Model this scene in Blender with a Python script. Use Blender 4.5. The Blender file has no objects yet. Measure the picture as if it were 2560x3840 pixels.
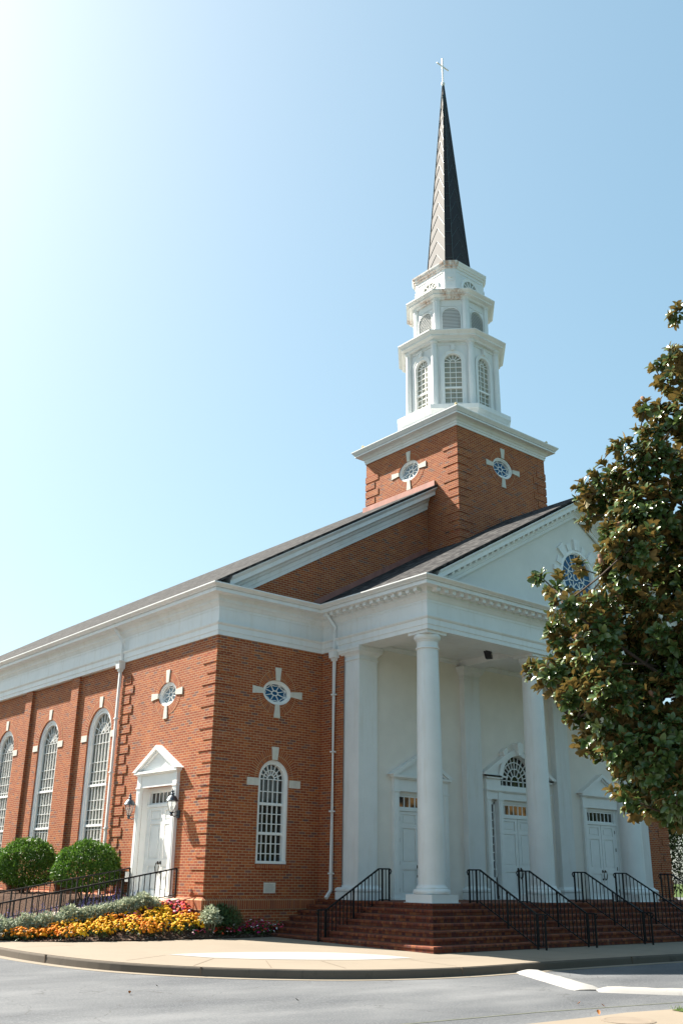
import bpy, bmesh, math, random
import numpy as np
from mathutils import Matrix, Vector
from mathutils.geometry import tessellate_polygon

random.seed(7); RNG = np.random.default_rng(11)
PI = math.pi
S = bpy.context.scene
COL = S.collection

# ------------------------------------------------------------------ camera
cam = bpy.data.cameras.new('camera'); cam_o = bpy.data.objects.new('camera', cam); COL.objects.link(cam_o)
_y, _t, _r = math.radians(39.728), math.radians(20.469), math.radians(0.837)
fw = Vector((math.sin(_y)*math.cos(_t), math.cos(_y)*math.cos(_t), math.sin(_t)))
rt0 = Vector((math.cos(_y), -math.sin(_y), 0)); up0 = rt0.cross(fw)
rt = rt0*math.cos(_r) + up0*math.sin(_r); up = up0*math.cos(_r) - rt0*math.sin(_r)
M = Matrix((rt, up, -fw)).transposed().to_4x4(); M.translation = Vector((-14.262, -22.271, 1.553))
cam_o.matrix_world = M
cam.sensor_fit = 'HORIZONTAL'; cam.sensor_width = 36.0; cam.lens = 3669.6/2560*36
cam.shift_x = 0.0028; cam.shift_y = 0.0007
cam.clip_start = 0.1; cam.clip_end = 3000
S.camera = cam_o

# ------------------------------------------------------------------ world, sun, exposure
TOSUN = Vector((-1.0, 2.9, 2.95)).normalized()
SUN_EL = math.asin(TOSUN.z); SUN_AZ = math.atan2(TOSUN.x, TOSUN.y)
W = bpy.data.worlds.new('World'); S.world = W; W.use_nodes = True
wn = W.node_tree; bg = wn.nodes['Background']
sky = wn.nodes.new('ShaderNodeTexSky'); sky.sky_type = 'NISHITA'; sky.sun_disc = False
sky.sun_elevation = SUN_EL; sky.sun_rotation = SUN_AZ
sky.air_density = 1.0; sky.dust_density = 2.6; sky.ozone_density = 1.0; sky.altitude = 200
tint = wn.nodes.new('ShaderNodeMix'); tint.data_type = 'RGBA'; tint.blend_type = 'MULTIPLY'; tint.inputs[0].default_value = 1.0
tint.inputs[7].default_value = (0.90, 1.02, 1.03, 1)
gm_ = wn.nodes.new('ShaderNodeGamma'); gm_.inputs[1].default_value = 0.55; wn.links.new(sky.outputs[0], gm_.inputs[0]); hs_ = wn.nodes.new('ShaderNodeHueSaturation'); hs_.inputs['Hue'].default_value = 0.482; hs_.inputs['Saturation'].default_value = 1.34; wn.links.new(gm_.outputs[0], hs_.inputs['Color']); wn.links.new(hs_.outputs[0], tint.inputs[6]); wn.links.new(tint.outputs[2], bg.inputs[0]); bg.inputs[1].default_value = 0.13
sl = bpy.data.lights.new('sun', 'SUN'); sl.energy = 5.0; sl.angle = math.radians(0.53); sl.color = (1.0, 0.93, 0.82)
so = bpy.data.objects.new('sun', sl); COL.objects.link(so)
so.rotation_euler = (-TOSUN).to_track_quat('-Z', 'Y').to_euler(); so.location = (-10, 30, 40)
S.view_settings.view_transform = 'Standard'; S.view_settings.look = 'None'
S.view_settings.exposure = 1.66; S.view_settings.gamma = 1.0

# ------------------------------------------------------------------ object helpers
def tag(o, label=None, cat=None, group=None, kind=None):
    if label: o['label'] = label
    if cat: o['category'] = cat
    if group: o['group'] = group
    if kind: o['kind'] = kind
    return o
def empty(name, loc=(0, 0, 0), rz=0.0, label=None, cat=None, group=None):
    o = bpy.data.objects.new(name, None); COL.objects.link(o); o.location = loc; o.rotation_euler = (0, 0, rz)
    o.empty_display_size = 0.3
    return tag(o, label, cat, group)
def copy_tree(o, parent=None, loc=None, rz=None):
    c = o.copy(); COL.objects.link(c)
    if parent is not None: c.parent = parent
    if loc is not None: c.location = loc
    if rz is not None: c.rotation_euler = (0, 0, rz)
    for ch in list(o.children): copy_tree(ch, c)
    return c

class MB:
    def __init__(s): s.bm = bmesh.new()
    def poly(s, pts): return s.bm.faces.new([s.bm.verts.new(p) for p in pts])
    def hull8(s, a, b):          # two matching loops joined and capped
        va = [s.bm.verts.new(p) for p in a]; vb = [s.bm.verts.new(p) for p in b]; n = len(a)
        for i in range(n):
            s.bm.faces.new((va[i], va[(i+1) % n], vb[(i+1) % n], vb[i]))
        s.bm.faces.new(va[::-1]); s.bm.faces.new(vb)
    def box(s, x0, x1, y0, y1, z0, z1):
        s.hull8([(x0, y0, z0), (x1, y0, z0), (x1, y1, z0), (x0, y1, z0)], [(x0, y0, z1), (x1, y0, z1), (x1, y1, z1), (x0, y1, z1)])
    def prism(s, pts2, d0, d1):  # polygon in (x,z) pushed along y
        s.hull8([(p[0], d0, p[1]) for p in pts2], [(p[0], d1, p[1]) for p in pts2])
    def ring(s, a, b, d0, d1, closed=False):   # solid strip between 2D curves a and b ((x,z) points)
        n = len(a); L = []
        for pts, d in ((a, d0), (b, d0), (b, d1), (a, d1)):
            L.append([s.bm.verts.new((p[0], d, p[1])) for p in pts])
        for i in range(n if closed else n-1):
            j = (i+1) % n
            for k in range(4):
                s.bm.faces.new((L[k][i], L[k][j], L[(k+1) % 4][j], L[(k+1) % 4][i]))
        if not closed:
            s.bm.faces.new([L[k][0] for k in range(4)]); s.bm.faces.new([L[k][-1] for k in (3, 2, 1, 0)])
    def bar(s, p, q, w, d0, d1):  # flat bar in the (x,z) plane
        dx, dz = q[0]-p[0], q[1]-p[1]; l = math.hypot(dx, dz) or 1e-6; nx, nz = -dz/l*w/2, dx/l*w/2
        s.prism([(p[0]+nx, p[1]+nz), (q[0]+nx, q[1]+nz), (q[0]-nx, q[1]-nz), (p[0]-nx, p[1]-nz)], d0, d1)
    def sweep(s, path, prof, closed=False):
        n = len(path); loops = []
        for i in range(n):
            p = Vector(path[i][:2])
            ns = []
            if closed or i > 0:
                d = (p-Vector(path[(i-1) % n][:2])).normalized(); ns.append(Vector((d.y, -d.x)))
            if closed or i < n-1:
                d = (Vector(path[(i+1) % n][:2])-p).normalized(); ns.append(Vector((d.y, -d.x)))
            m = ns[0] if len(ns) == 1 else (ns[0]+ns[1])/(1+ns[0].dot(ns[1]))
            zb = path[i][2] if len(path[i]) > 2 else 0
            loops.append([s.bm.verts.new((p.x+m.x*o, p.y+m.y*o, z+zb)) for o, z in prof])
        k = len(prof)
        for i in range(n if closed else n-1):
            a, b = loops[i], loops[(i+1) % n]
            for j in range(k):
                s.bm.faces.new((a[j], a[(j+1) % k], b[(j+1) % k], b[j]))
        if not closed:
            s.bm.faces.new(loops[0][::-1]); s.bm.faces.new(loops[-1])
    def lathe(s, prof, cx=0, cy=0, n=32, cap=True):
        L = [[s.bm.verts.new((cx+r*math.cos(2*PI*i/n), cy+r*math.sin(2*PI*i/n), z)) for i in range(n)] for r, z in prof]
        for a, b in zip(L, L[1:]):
            for i in range(n): s.bm.faces.new((a[i], a[(i+1) % n], b[(i+1) % n], b[i]))
        if cap: s.bm.faces.new(L[0][::-1]); s.bm.faces.new(L[-1])
    def tube(s, pts, r, n=8, r1=None):
        pts = [Vector(p) for p in pts]; L = []; m = len(pts)
        for i, p in enumerate(pts):
            d = ((pts[min(i+1, m-1)]-pts[max(i-1, 0)])).normalized()
            a = d.cross(Vector((0, 0, 1)))
            a = Vector((1, 0, 0)) if a.length < 1e-4 else a.normalized()
            b = d.cross(a); rr = r if r1 is None else r+(r1-r)*i/(m-1)
            ph = PI/4 if n == 4 else 0
            L.append([s.bm.verts.new(p+(a*math.cos(2*PI*k/n+ph)+b*math.sin(2*PI*k/n+ph))*rr) for k in range(n)])
        for a, b in zip(L, L[1:]):
            for i in range(n): s.bm.faces.new((a[i], a[(i+1) % n], b[(i+1) % n], b[i]))
        s.bm.faces.new(L[0][::-1]); s.bm.faces.new(L[-1])
    def wall(s, outer, holes, mp, reveal):      # (u,z) outline with holes; mp(u,d,z) -> xyz
        lists = [[Vector((u, z, 0)) for u, z in outer]]+[[Vector((u, z, 0)) for u, z in h] for h in holes]
        flat = [p for l in lists for p in l]
        vs = [s.bm.verts.new(mp(p.x, 0, p.y)) for p in flat]
        for t in tessellate_polygon(lists):
            try: s.bm.faces.new([vs[i] for i in t])
            except ValueError: pass
        for h in holes:
            n = len(h)
            for i in range(n):
                a, b = h[i], h[(i+1) % n]
                s.poly([mp(a[0], 0, a[1]), mp(b[0], 0, b[1]), mp(b[0], reveal, b[1]), mp(a[0], reveal, a[1])])
    def finish(s, name, mat, parent=None, smooth=False, loc=None, rz=None, uv=None, fix=True, ang=40):
        bm = s.bm
        if fix: bmesh.ops.recalc_face_normals(bm, faces=bm.faces[:])
        bm.normal_update()
        ul = bm.loops.layers.uv.new('uv')
        for f in bm.faces:
            n = f.normal
            if uv:
                uv(f, ul)
            else:
                if abs(n.z) > 0.9: t = Vector((1, 0, 0))
                else: t = Vector((-n.y, n.x, 0)).normalized()
                if abs(n.z) > 0.9: b = Vector((0, 1, 0))
                else: b = n.cross(t)
                if b.z < 0: b = -b
                for l in f.loops: l[ul].uv = (t.dot(l.vert.co), b.dot(l.vert.co))
        if smooth:
            for f in bm.faces: f.smooth = True
            for e in bm.edges:
                if len(e.link_faces) == 2 and e.calc_face_angle(0) > math.radians(ang): e.smooth = False
        me = bpy.data.meshes.new(name); bm.to_mesh(me); bm.free()
        me.materials.append(mat)
        o = bpy.data.objects.new(name, me); COL.objects.link(o)
        if parent is not None: o.parent = parent
        if loc is not None: o.location = loc
        if rz is not None: o.rotation_euler = (0, 0, rz)
        return o
def radial_uv(cx, cz):
    def fn(f, ul):
        c = f.calc_center_median(); a0 = math.atan2(c.z-cz, c.x-cx)
        for l in f.loops:
            p = l.vert.co; a = math.atan2(p.z-cz, p.x-cx)
            while a-a0 > PI: a -= 2*PI
            while a-a0 < -PI: a += 2*PI
            r = math.hypot(p.x-cx, p.z-cz); l[ul].uv = (a*0.75, r)
    return fn
def arch(cx, hw, z0, zs, n=24):      # closed outline starting bottom left
    return [(cx-hw, z0)]+[(cx-hw*math.cos(PI*i/n), zs+hw*math.sin(PI*i/n)) for i in range(n+1)]+[(cx+hw, z0)]
def ell(cx, cz, a, b, n=48): return [(cx+a*math.cos(2*PI*i/n), cz+b*math.sin(2*PI*i/n)) for i in range(n)]

# ------------------------------------------------------------------ materials
class NT:
    def __init__(s, name):
        s.m = bpy.data.materials.new(name); s.m.use_nodes = True; s.t = s.m.node_tree
        s.b = s.t.nodes['Principled BSDF']; s._uv = None
    def n(s, k, **kw):
        x = s.t.nodes.new(k)
        for a, v in kw.items(): setattr(x, a, v)
        return x
    def l(s, a, b): s.t.links.new(a, b)
    def val(s, sock, v):
        if hasattr(v, 'links'): s.l(v, sock)
        else: sock.default_value = v
    def math(s, op, a, b=0.0, c=0.0):
        x = s.n('ShaderNodeMath', operation=op)
        for i, v in enumerate((a, b, c)): s.val(x.inputs[i], v)
        return x.outputs[0]
    def mix(s, f, a, b):
        x = s.n('ShaderNodeMix', data_type='RGBA'); s.val(x.inputs[0], f)
        for i, v in ((6, a), (7, b)):
            if hasattr(v, 'links'): s.l(v, x.inputs[i])
            else: x.inputs[i].default_value = (*v, 1) if len(v) == 3 else v
        return x.outputs[2]
    def ramp(s, f, stops, const=False):
        x = s.n('ShaderNodeValToRGB'); cr = x.color_ramp
        if const: cr.interpolation = 'CONSTANT'
        while len(cr.elements) < len(stops): cr.elements.new(0.5)
        for e, (p, c) in zip(cr.elements, stops): e.position = p; e.color = (*c, 1) if len(c) == 3 else c
        s.l(f, x.inputs[0]); return x.outputs[0]
    def obj(s): return s.n('ShaderNodeTexCoord').outputs['Object']
    def pos(s): return s.n('ShaderNodeNewGeometry').outputs['Position']
    def uv(s): return s.n('ShaderNodeTexCoord').outputs['UV']
    def noise(s, vec, scale, detail=4, rough=0.55, stretch=None):
        if stretch:
            mp = s.n('ShaderNodeMapping'); mp.inputs['Scale'].default_value = stretch; s.l(vec, mp.inputs[0]); vec = mp.outputs[0]
        x = s.n('ShaderNodeTexNoise'); s.l(vec, x.inputs['Vector'])
        x.inputs['Scale'].default_value = scale; x.inputs['Detail'].default_value = detail; x.inputs['Roughness'].default_value = rough
        return x.outputs['Fac']
    def bump(s, h, strength=0.3, dist=0.01):
        x = s.n('ShaderNodeBump'); x.inputs['Strength'].default_value = strength; x.inputs['Distance'].default_value = dist
        s.l(h, x.inputs['Height']); s.l(x.outputs[0], s.b.inputs['Normal'])
    def base(s, c, rough=0.5, spec=0.5, metal=0.0):
        s.val(s.b.inputs['Base Color'], c if hasattr(c, 'links') else (*c, 1))
        s.val(s.b.inputs['Roughness'], rough); s.b.inputs['Specular IOR Level'].default_value = spec; s.b.inputs['Metallic'].default_value = metal
        return s.m

def plain(name, c, rough=0.5, spec=0.5, metal=0.0, var=0.12, scale=3.0, bump=0.0, bscale=40):
    m = NT(name); f = m.noise(m.obj(), scale, 5)
    d = tuple(x*(1-var) for x in c); h = tuple(min(1, x*(1+var)) for x in c)
    col = m.ramp(f, [(0.25, d), (0.75, h)])
    m.base(col, rough, spec, metal)
    if bump: m.bump(m.noise(m.obj(), bscale, 3), bump, 0.01)
    return m.m

def brick_mat(name, bw, bh, offset, stops, mortar=(0.52, 0.36, 0.20), mw=0.0118, tint=(1, 1, 1), swap=False):
    m = NT(name); sx = m.n('ShaderNodeSeparateXYZ'); m.l(m.uv(), sx.inputs[0])
    u, v = sx.outputs[0], sx.outputs[1]
    rowf = m.math('DIVIDE', v, bh); row = m.math('FLOOR', rowf)
    par = m.math('MULTIPLY', m.math('FLOORED_MODULO', row, 2.0), offset)
    colf = m.math('ADD', m.math('DIVIDE', u, bw), par); coli = m.math('FLOOR', colf)
    fx = m.math('MULTIPLY', m.math('FRACT', colf), bw); fy = m.math('MULTIPLY', m.math('FRACT', rowf), bh)
    mort = m.math('MAXIMUM', m.math('LESS_THAN', fx, mw), m.math('LESS_THAN', fy, mw))
    cmb = m.n('ShaderNodeCombineXYZ'); m.l(coli, cmb.inputs[0]); m.l(row, cmb.inputs[1])
    wnz = m.n('ShaderNodeTexWhiteNoise', noise_dimensions='2D'); m.l(cmb.outputs[0], wnz.inputs['Vector'])
    col = m.ramp(wnz.outputs['Value'], stops)
    big = m.noise(m.obj(), 0.5, 4)
    col = m.mix(m.math('MULTIPLY', big, 0.35), col, (0.34*tint[0], 0.092*tint[1], 0.034*tint[2]))
    fine = m.noise(m.obj(), 60, 3)
    col = m.mix(m.math('MULTIPLY', fine, 0.18), col, (0.22, 0.06, 0.03))
    mcol = m.mix(m.noise(m.obj(), 2.0, 3), mortar, tuple(x*0.72 for x in mortar))
    col = m.mix(mort, col, mcol)
    st = m.noise(m.obj(), 0.8, 6, 0.7, (1, 1, 0.35))
    col = m.mix(m.ramp(st, [(0.52, (0, 0, 0)), (0.78, (0.26,)*3)]), col, (0.15, 0.05, 0.03))
    lt = m.noise(m.obj(), 1.7, 5, 0.7); col = m.mix(m.ramp(lt, [(0.58, (0, 0, 0)), (0.78, (0.22,)*3)]), col, (0.5, 0.33, 0.24))
    m.base(col, 0.85, 0.25)
    m.bump(m.math('SUBTRACT', 1.0, mort), 0.35, 0.006)
    return m.m
BR = [(0.0, (0.35, 0.084, 0.028)), (0.3, (0.23, 0.044, 0.018)), (0.55, (0.41, 0.115, 0.034)), (0.72, (0.20, 0.040, 0.02)),
      (0.92, (0.32, 0.07, 0.026)), (0.945, (0.15, 0.075, 0.075)), (0.975, (0.085, 0.055, 0.062)), (1.0, (0.20, 0.09, 0.08))]
MAT = {}
MAT['brick'] = brick_mat('red_brick', 0.206, 0.0677, 0.5, BR)
MAT['rowlock'] = brick_mat('rowlock_brick', 0.069, 0.21, 0.0, BR[:5]+[(1.0, (0.2, 0.07, 0.05))])
MAT['soldier'] = brick_mat('soldier_brick', 0.069, 0.23, 0.0, BR[:5]+[(1.0, (0.2, 0.07, 0.05))])
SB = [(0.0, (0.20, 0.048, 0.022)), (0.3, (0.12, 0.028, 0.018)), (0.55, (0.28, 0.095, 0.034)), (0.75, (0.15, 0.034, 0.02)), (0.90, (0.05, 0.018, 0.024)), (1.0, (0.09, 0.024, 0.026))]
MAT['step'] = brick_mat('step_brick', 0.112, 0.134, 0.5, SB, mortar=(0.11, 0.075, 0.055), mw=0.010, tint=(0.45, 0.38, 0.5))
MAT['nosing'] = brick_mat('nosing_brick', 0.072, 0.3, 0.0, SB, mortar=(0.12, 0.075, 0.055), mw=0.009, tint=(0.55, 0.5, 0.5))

def trim_mat():
    m = NT('white_trim_paint'); o = m.obj()
    f = m.noise(o, 1.2, 6, 0.6); c = m.ramp(f, [(0.3, (0.68, 0.69, 0.68)), (0.7, (0.76, 0.765, 0.75))])
    st = m.noise(o, 5.0, 5, 0.65, (1, 1, 0.12))
    c = m.mix(m.ramp(st, [(0.52, (0, 0, 0)), (0.78, (0.42, 0.42, 0.42))]), c, (0.55, 0.50, 0.41))
    m.base(c, 0.42, 0.4); m.bump(m.noise(o, 18, 3), 0.06, 0.01); return m.m
MAT['trim'] = trim_mat()
MAT['trim2'] = plain('window_white_paint', (0.80, 0.80, 0.78), 0.4, 0.4, var=0.04)
def rust_mat():
    m = NT('rust_stained_trim'); o = m.obj()
    f = m.noise(o, 1.2, 6, 0.6); c = m.ramp(f, [(0.3, (0.70, 0.70, 0.68)), (0.7, (0.80, 0.80, 0.78))])
    a = m.noise(o, 1.1, 3, 0.5, (1, 1, 0.5)); b = m.noise(o, 7, 5, 0.7, (1, 1, 0.15))
    k = m.math('MULTIPLY', m.ramp(a, [(0.46, (0, 0, 0)), (0.56, (1, 1, 1))]), m.ramp(b, [(0.40, (0.1, 0.1, 0.1)), (0.6, (1, 1, 1))]))
    sx = m.n('ShaderNodeSeparateXYZ'); m.l(o, sx.inputs[0]); k = m.math('MULTIPLY', k, m.math('MULTIPLY', 0.75, m.math('LESS_THAN', sx.outputs[0], 9.75)))
    c = m.mix(k, c, (0.36, 0.16, 0.06)); m.base(c, 0.5, 0.35); return m.m
MAT['rust'] = rust_mat()
MAT['stucco'] = plain('cream_stucco', (0.80, 0.74, 0.67), 0.9, 0.2, var=0.06, scale=1.5, bump=0.25, bscale=60)
MAT['stucco2'] = plain('white_stucco', (0.70, 0.69, 0.66), 0.9, 0.2, var=0.05, scale=1.5, bump=0.25, bscale=60)
MAT['stone'] = plain('cast_stone', (0.60, 0.57, 0.50), 0.8, 0.3, var=0.10, scale=9, bump=0.2)
def shingle_mat():
    m = NT('grey_shingle_roof'); sx = m.n('ShaderNodeSeparateXYZ'); m.l(m.uv(), sx.inputs[0])
    rowf = m.math('DIVIDE', sx.outputs[1], 0.14); row = m.math('FLOOR', rowf)
    colf = m.math('ADD', m.math('DIVIDE', sx.outputs[0], 0.17), m.math('MULTIPLY', row, 0.37)); ci = m.math('FLOOR', colf)
    cmb = m.n('ShaderNodeCombineXYZ'); m.l(ci, cmb.inputs[0]); m.l(row, cmb.inputs[1])
    w = m.n('ShaderNodeTexWhiteNoise', noise_dimensions='2D'); m.l(cmb.outputs[0], w.inputs['Vector'])
    c = m.ramp(w.outputs['Value'], [(0, (0.016, 0.016, 0.018)), (0.5, (0.042, 0.041, 0.042)), (1, (0.10, 0.097, 0.094))])
    fr = m.math('FRACT', rowf)
    c = m.mix(m.math('MULTIPLY', m.noise(m.obj(), 1.0, 4), 0.4), c, (0.027, 0.026, 0.026))
    m.base(c, 0.95, 0.15); m.bump(m.math('ADD', fr, w.outputs['Value']), 0.9, 0.02); return m.m
MAT['shingle'] = shingle_mat()
def spire_mat():
    m = NT('dark_weathered_copper'); o = m.obj()
    f = m.noise(o, 2.2, 6, 0.65, (1, 1, 0.35)); c = m.ramp(f, [(0.3, (0.013, 0.013, 0.017)), (0.55, (0.022, 0.019, 0.020)), (0.75, (0.032, 0.027, 0.026)), (0.9, (0.016, 0.032, 0.036))])
    m.base(c, 0.62, 0.25, 0.0); m.bump(m.noise(o, 6, 4), 0.1, 0.01); return m.m
MAT['spire'] = spire_mat()
MAT['seam'] = plain('green_patina_seam', (0.055, 0.075, 0.075), 0.5, 0.5, 0.2, var=0.3)
MAT['flash'] = plain('copper_flashing', (0.30, 0.13, 0.10), 0.55, 0.4, 0.2, var=0.25)
MAT['iron'] = plain('black_iron_paint', (0.008, 0.008, 0.009), 0.5, 0.3, var=0.2)
MAT['bronze'] = plain('bronze_hardware', (0.05, 0.04, 0.03), 0.35, 0.5, 0.7, var=0.2)
MAT['dark'] = plain('black_fixture', (0.015, 0.015, 0.017), 0.5, 0.4)
MAT['lantern'] = plain('weathered_lantern_metal', (0.07, 0.09, 0.11), 0.4, 0.5, 0.6, var=0.3, scale=12)
def glass(name, dark, light, rough, stretch=(1, 1, 0.02), scale=9, spec=0.5, coat=0.0):
    m = NT(name); f = m.noise(m.obj(), scale, 3, 0.5, stretch)
    m.base(m.ramp(f, [(0.35, dark), (0.65, light)]), rough, spec)
    m.b.inputs['Coat Weight'].default_value = coat; m.b.inputs['Coat Roughness'].default_value = 0.03
    return m.m
MAT['pane_nave'] = glass('curtained_glass', (0.016, 0.018, 0.012), (0.095, 0.098, 0.066), 0.25, coat=0.6)
MAT['pane_dark'] = glass('dark_glass', (0.012, 0.010, 0.009), (0.03, 0.025, 0.022), 0.04)
MAT['pane_blue'] = glass('blue_tinted_glass', (0.008, 0.075, 0.17), (0.014, 0.10, 0.22), 0.3, (1, 1, 1), 1.5, 0.2)
MAT['pane_pale'] = glass('pale_blue_glass', (0.10, 0.15, 0.19), (0.19, 0.26, 0.30), 0.1, (1, 1, 1), 3)
MAT['blind'] = glass('beige_blind', (0.24, 0.24, 0.185), (0.34, 0.33, 0.26), 0.35, (1, 1, 0.3), 4, coat=0.5)
def lit():
    m = NT('amber_lit_glass'); f = m.noise(m.obj(), 3.0, 4)
    m.base(m.ramp(f, [(0.3, (0.02, 0.012, 0.006)), (0.7, (0.12, 0.06, 0.02))]), 0.08, 0.5)
    m.l(m.ramp(f, [(0.42, (0, 0, 0)), (0.6, (0.45, 0.25, 0.09))]), m.b.inputs['Emission Color']); m.b.inputs['Emission Strength'].default_value = 0.07
    return m.m
MAT['pane_lit'] = lit()
def clear():
    m = NT('clear_lamp_glass'); m.base((0.9, 0.92, 0.9), 0.05, 0.5); m.b.inputs['Transmission Weight'].default_value = 0.85; m.b.inputs['IOR'].default_value = 1.15
    return m.m
MAT['clear'] = clear()
def concrete_mat(name, c, stain, s2=0.6):
    m = NT(name); p = m.pos()
    a = m.noise(p, 0.45, 6, 0.6); b = m.noise(p, 26, 4, 0.6)
    col = m.ramp(a, [(0.3, tuple(x*0.88 for x in c)), (0.7, c)])
    col = m.mix(m.math('MULTIPLY', b, 0.22), col, stain)
    d = m.noise(p, 1.3, 5, 0.7, (1, 2.5, 1)); col = m.mix(m.ramp(d, [(0.58, (0, 0, 0)), (0.75, (s2*0.5,)*3)]), col, stain)
    m.base(col, 0.9, 0.2); m.bump(b, 0.15, 0.01); return m.m
MAT['walk'] = concrete_mat('sidewalk_concrete', (0.265, 0.222, 0.172), (0.16, 0.13, 0.10))
MAT['kerb'] = concrete_mat('dirty_kerb_concrete', (0.15, 0.125, 0.10), (0.05, 0.045, 0.04), 1.6)
MAT['ramp'] = concrete_mat('ramp_concrete', (0.50, 0.42, 0.33), (0.35, 0.29, 0.22))
MAT['whitepaint'] = concrete_mat('white_road_paint', (0.36, 0.35, 0.335), (0.17, 0.16, 0.145), 1.3)
MAT['joint'] = plain('dark_joint', (0.16, 0.12, 0.09), 0.95, 0.1)
def asphalt_mat():
    m = NT('old_grey_asphalt'); p = m.pos()
    a = m.noise(p, 0.28, 5, 0.55, (1, 2.2, 1)); b = m.noise(p, 34, 5, 0.8); f = m.noise(p, 2.2, 5, 0.6)
    c = m.ramp(a, [(0.30, (0.056, 0.061, 0.070)), (0.52, (0.102, 0.107, 0.114)), (0.74, (0.165, 0.169, 0.175))])  # broad noise patches put the road's soft sheen into its colour
    c = m.mix(m.ramp(b, [(0.50, (0, 0, 0)), (0.68, (0.75,)*3)]), c, (0.19, 0.195, 0.20)); c = m.mix(m.ramp(b, [(0.30, (0.55,)*3), (0.44, (0, 0, 0))]), c, (0.03, 0.031, 0.034))
    c = m.mix(m.ramp(f, [(0.6, (0, 0, 0)), (0.8, (0.25,)*3)]), c, (0.08, 0.08, 0.085))
    v = m.n('ShaderNodeTexVoronoi', feature='DISTANCE_TO_EDGE'); v.inputs['Scale'].default_value = 0.22
    wv = m.n('ShaderNodeVectorMath', operation='ADD'); m.l(p, wv.inputs[0])
    nz = m.n('ShaderNodeTexNoise'); m.l(p, nz.inputs['Vector']); nz.inputs['Scale'].default_value = 0.9; nz.inputs['Detail'].default_value = 6
    sc = m.n('ShaderNodeVectorMath', operation='SCALE'); m.l(nz.outputs['Color'], sc.inputs[0]); sc.inputs['Scale'].default_value = 2.0
    m.l(sc.outputs[0], wv.inputs[1]); m.l(wv.outputs[0], v.inputs['Vector'])
    cr = m.math('LESS_THAN', v.outputs['Distance'], 0.0022)
    c = m.mix(m.math('MULTIPLY', cr, 0.6), c, (0.05, 0.05, 0.05))
    m.base(c, 0.88, 0.3); m.bump(b, 0.5, 0.01); return m.m
MAT['asphalt'] = asphalt_mat()
def mulch_mat():
    m = NT('brown_mulch'); p = m.pos(); a = m.noise(p, 22, 5, 0.7); b = m.noise(p, 70, 3, 0.6)
    c = m.ramp(a, [(0.3, (0.035, 0.02, 0.014)), (0.5, (0.11, 0.065, 0.045)), (0.68, (0.20, 0.13, 0.095)), (0.8, (0.32, 0.24, 0.19))])
    m.base(c, 0.95, 0.1); m.bump(m.math('ADD', a, b), 1.0, 0.05); return m.m
MAT['mulch'] = mulch_mat()
def leaf_mat(name, top, top2, under=None, rough=0.35, spec=0.5, trans=0.0, clump=0.0):
    m = NT(name); g = m.n('ShaderNodeNewGeometry')
    c = m.ramp(g.outputs['Random Per Island'], [(0.0, top), (1.0, top2)])
    if clump:
        c = m.mix(m.ramp(m.noise(g.outputs['Position'], 1.2, 2), [(0.4, (0, 0, 0)), (0.6, (clump,)*3)]), c, top)
    if under is not None:
        u = m.ramp(g.outputs['Random Per Island'], [(0.0, under), (0.6, tuple(x*0.75 for x in under)), (1.0, (under[0]*0.55, under[1]*0.75, under[2]))])
        c = m.mix(g.outputs['Backfacing'], c, u)
        r = m.math('ADD', rough, m.math('MULTIPLY', g.outputs['Backfacing'], 0.45)); m.base(c, r, spec)
    else: m.base(c, rough, spec)
    if trans:
        out = m.t.nodes['Material Output']; tr = m.n('ShaderNodeBsdfTranslucent'); mx = m.n('ShaderNodeMixShader'); mx.inputs[0].default_value = trans
        m.l(c, tr.inputs[0]); m.l(m.b.outputs[0], mx.inputs[1]); m.l(tr.outputs[0], mx.inputs[2]); m.l(mx.outputs[0], out.inputs[0])
    return m.m
MAT['magnolia'] = leaf_mat('magnolia_leaf', (0.045, 0.090, 0.024), (0.105, 0.150, 0.040), (0.29, 0.19, 0.055), 0.26, 0.5, 0.16)
MAT['shrub'] = leaf_mat('shrub_leaf', (0.035, 0.10, 0.014), (0.12, 0.23, 0.025), None, 0.42, 0.35, 0.3)
MAT['grey_leaf'] = leaf_mat('grey_green_leaf', (0.27, 0.32, 0.20), (0.50, 0.54, 0.40), None, 0.6, 0.3, 0.25)
MAT['green_leaf'] = leaf_mat('bedding_leaf', (0.035, 0.075, 0.018), (0.12, 0.19, 0.06), None, 0.45, 0.4, 0.2)
MAT['fine_leaf'] = leaf_mat('fine_dark_leaf', (0.04, 0.085, 0.03), (0.09, 0.15, 0.055), None, 0.5, 0.3, 0.2)
MAT['wood_leaf'] = leaf_mat('background_leaf', (0.014, 0.034, 0.008), (0.05, 0.095, 0.016), None, 0.5, 0.25, 0.2)
MAT['bark'] = plain('grey_brown_bark', (0.075, 0.055, 0.042), 0.9, 0.2, var=0.35, scale=8, bump=0.6, bscale=18)
def flower_mat(name, stops, trans=0.25):
    m = NT(name); g = m.n('ShaderNodeNewGeometry'); c = m.ramp(g.outputs['Random Per Island'], stops, True); m.base(c, 0.7, 0.2)
    return m.m
MAT['yellow'] = flower_mat('yellow_marigold', [(0, (0.72, 0.36, 0.008)), (0.5, (0.76, 0.43, 0.012)), (0.8, (0.70, 0.28, 0.008))])
MAT['orange'] = flower_mat('orange_marigold', [(0, (0.72, 0.24, 0.008)), (0.5, (0.68, 0.18, 0.006)), (0.8, (0.74, 0.31, 0.01))])
MAT['pinks'] = flower_mat('mixed_impatiens', [(0, (0.64, 0.04, 0.13)), (0.25, (0.70, 0.17, 0.26)), (0.42, (0.70, 0.06, 0.02)), (0.68, (0.72, 0.20, 0.07)), (0.88, (0.78, 0.55, 0.52))])
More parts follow.
